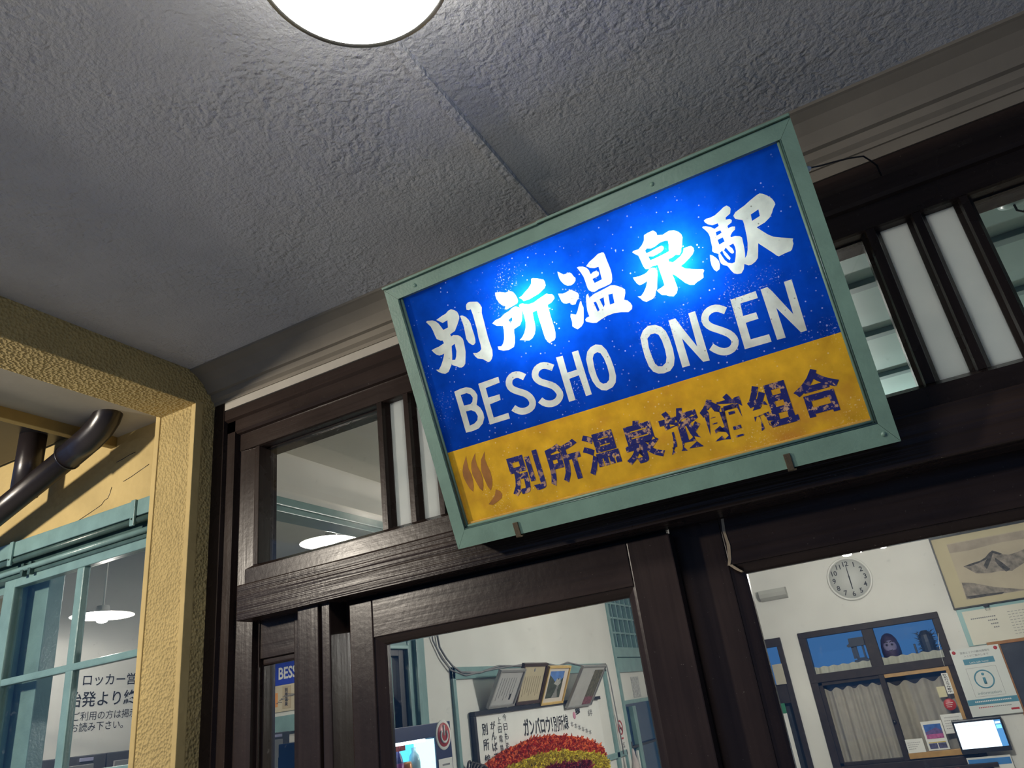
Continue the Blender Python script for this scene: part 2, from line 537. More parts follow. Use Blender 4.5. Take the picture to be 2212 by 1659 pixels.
# post between side light and door
po = struct(MB().box(-1.497, -1.421, -0.004, 0.10, 0, 2.14, 0.003).box(-1.423, -1.410, 0.008, 0.10, 0, 2.14).box(-1.412, -1.382, -0.002, 0.10, 0, 2.14, 0.003).build('trim_7', W_Z), 'dark brown post between the narrow side light and the sliding door', 'post')
# side light
w3 = thing('window_3', 'narrow dark framed side light between pillar and sliding door', 'window', kind='structure')
box('stile', W_Z, w3, -1.712, -1.690, 0.046, 0.09, 0, 2.14, 0.002)
box('stile', W_Z, w3, -1.556, -1.49, 0.046, 0.09, 0, 2.14, 0.002)
box('top_rail', W_X, w3, -1.692, -1.554, 0.050, 0.09, 2.030, 2.14, 0.002)
box('bead', W_X, w3, -1.692, -1.554, 0.058, 0.085, 2.012, 2.032, 0.005)
box('bead', W_Z, w3, -1.692, -1.684, 0.058, 0.085, 0.9, 2.014, 0.002)
box('bottom_panel', W_X, w3, -1.692, -1.554, 0.05, 0.09, 0, 0.9, 0.002)
box('pane', GLASS, w3, -1.688, -1.556, 0.070, 0.074, 0.9, 2.02)

def door(name, label, x0, x1, y, ztop, gx0, gx1, gz, railb):
    d = thing(name, label, 'door', kind='structure')
    box('stile', W_Z, d, x0, gx0-0.030, y, y+0.035, 0.02, ztop, 0.003)
    box('stile', W_Z, d, gx1+0.022, x1, y, y+0.035, 0.02, ztop, 0.003)
    box('top_rail', W_X, d, gx0-0.029, gx1+0.021, y, y+0.035, railb, ztop-0.0005, 0.002)
    box('bottom_rail', W_X, d, gx0-0.029, gx1+0.021, y, y+0.035, 0.02, 0.35, 0.002)
    # glazing beads with a sloping face
    MB().prism([(y+0.004, railb+0.001), (y+0.006, railb-0.004), (y+0.014, gz+0.004), (y+0.018, gz), (y+0.032, gz), (y+0.032, railb+0.001)], 'x', gx0-0.03, gx1+0.024).build('bead', W_X, d)
    MB().prism([(gx0-0.031, y+0.004), (gx0-0.025, y+0.006), (gx0-0.006, y+0.014), (gx0, y+0.018), (gx0, y+0.032), (gx0-0.031, y+0.032)], 'z', 0.34, railb).build('bead', W_Z, d)
    MB().prism([(gx1+0.023, y+0.004), (gx1+0.017, y+0.006), (gx1+0.004, y+0.014), (gx1, y+0.018), (gx1, y+0.032), (gx1+0.023, y+0.032)], 'z', 0.34, railb).build('bead', W_Z, d)
    box('pane', GLASS, d, gx0-0.004, gx1+0.004, y+0.021, y+0.025, 0.34, gz+0.004)
    return d
d1 = door('door_1', 'dark brown glazed sliding door under the left half of the sign', -1.342, -0.425, 0.030, 2.1225, -1.234, -0.550, 2.003, 2.024)
d2 = door('door_2', 'dark brown glazed sliding door with chipped stile, under the right end of the sign', -0.436, 0.500, 0.078, 2.160, -0.290, 0.385, 2.012, 2.033)
# bare wood scars on the second door
CHIP = paint('bare_chipped_wood', (0.34, 0.27, 0.18), 0.8, 0.2, 40, 0.2)
MB().prism([(-0.312, 2.136), (-0.306, 2.136), (-0.309, 2.105), (-0.306, 2.075), (-0.311, 2.045), (-0.316, 2.034), (-0.322, 2.033), (-0.317, 2.05), (-0.313, 2.08), (-0.315, 2.11)], 'y', 0.0765, 0.079).build('paint_scar', CHIP, d2)
MB().prism([(-0.320, 2.034), (-0.312, 2.034), (-0.300, 2.022), (-0.293, 2.016), (-0.297, 2.014), (-0.308, 2.022)], 'y', 0.0770, 0.092).build('paint_scar', CHIP, d2)
box('gap_strip', W_X, d1, -1.382, -0.44, 0.067, 0.10, 2.06, 2.15)  # dark strip added to block the lit interior in the gap above the door
box('floor_track', W_X, d1, -1.38, 0.9, 0.03, 0.115, 0.0, 0.02)
struct(MB().box(0.50, 3.2, 0.02, 0.1, 0, 2.14).build('wall_front', W_Z), 'dark boarded wall beyond the sliding doors', 'wall')

# ------------------------------------------------------------------ canopy lamp
lamp = thing('canopy_lamp', 'round white opal lamp hanging just under the canopy ceiling', 'lamp', (-0.433, -1.018, 2.82))
OPAL = emitter('opal_glass_lit', (1.0, 0.97, 0.92), 46.0)
OPAL_TOP = emitter('opal_glass_lit_top', (1.0, 0.97, 0.92), 8.0)
MB().lathe([(0, -0.020), (0.05, -0.019), (0.10, -0.013), (0.138, -0.002), (0.1385, 0.003)], seg=64).build('opal_diffuser', OPAL, lamp)
MB().lathe([(0.1385, 0.003), (0.146, -0.002), (0.148, 0.003), (0.146, 0.010), (0.138, 0.012)], seg=64).build('rim', CHROME, lamp)
MB().lathe([(0.138, 0.012), (0.12, 0.035), (0.085, 0.058), (0.055, 0.068)], seg=48).build('upper_shade', OPAL_TOP, lamp)
MB().lathe([(0.0, 0.065), (0.056, 0.065), (0.058, 0.07), (0.058, 0.145), (0, 0.145)], seg=32).build('ceiling_cup', CHROME, lamp)

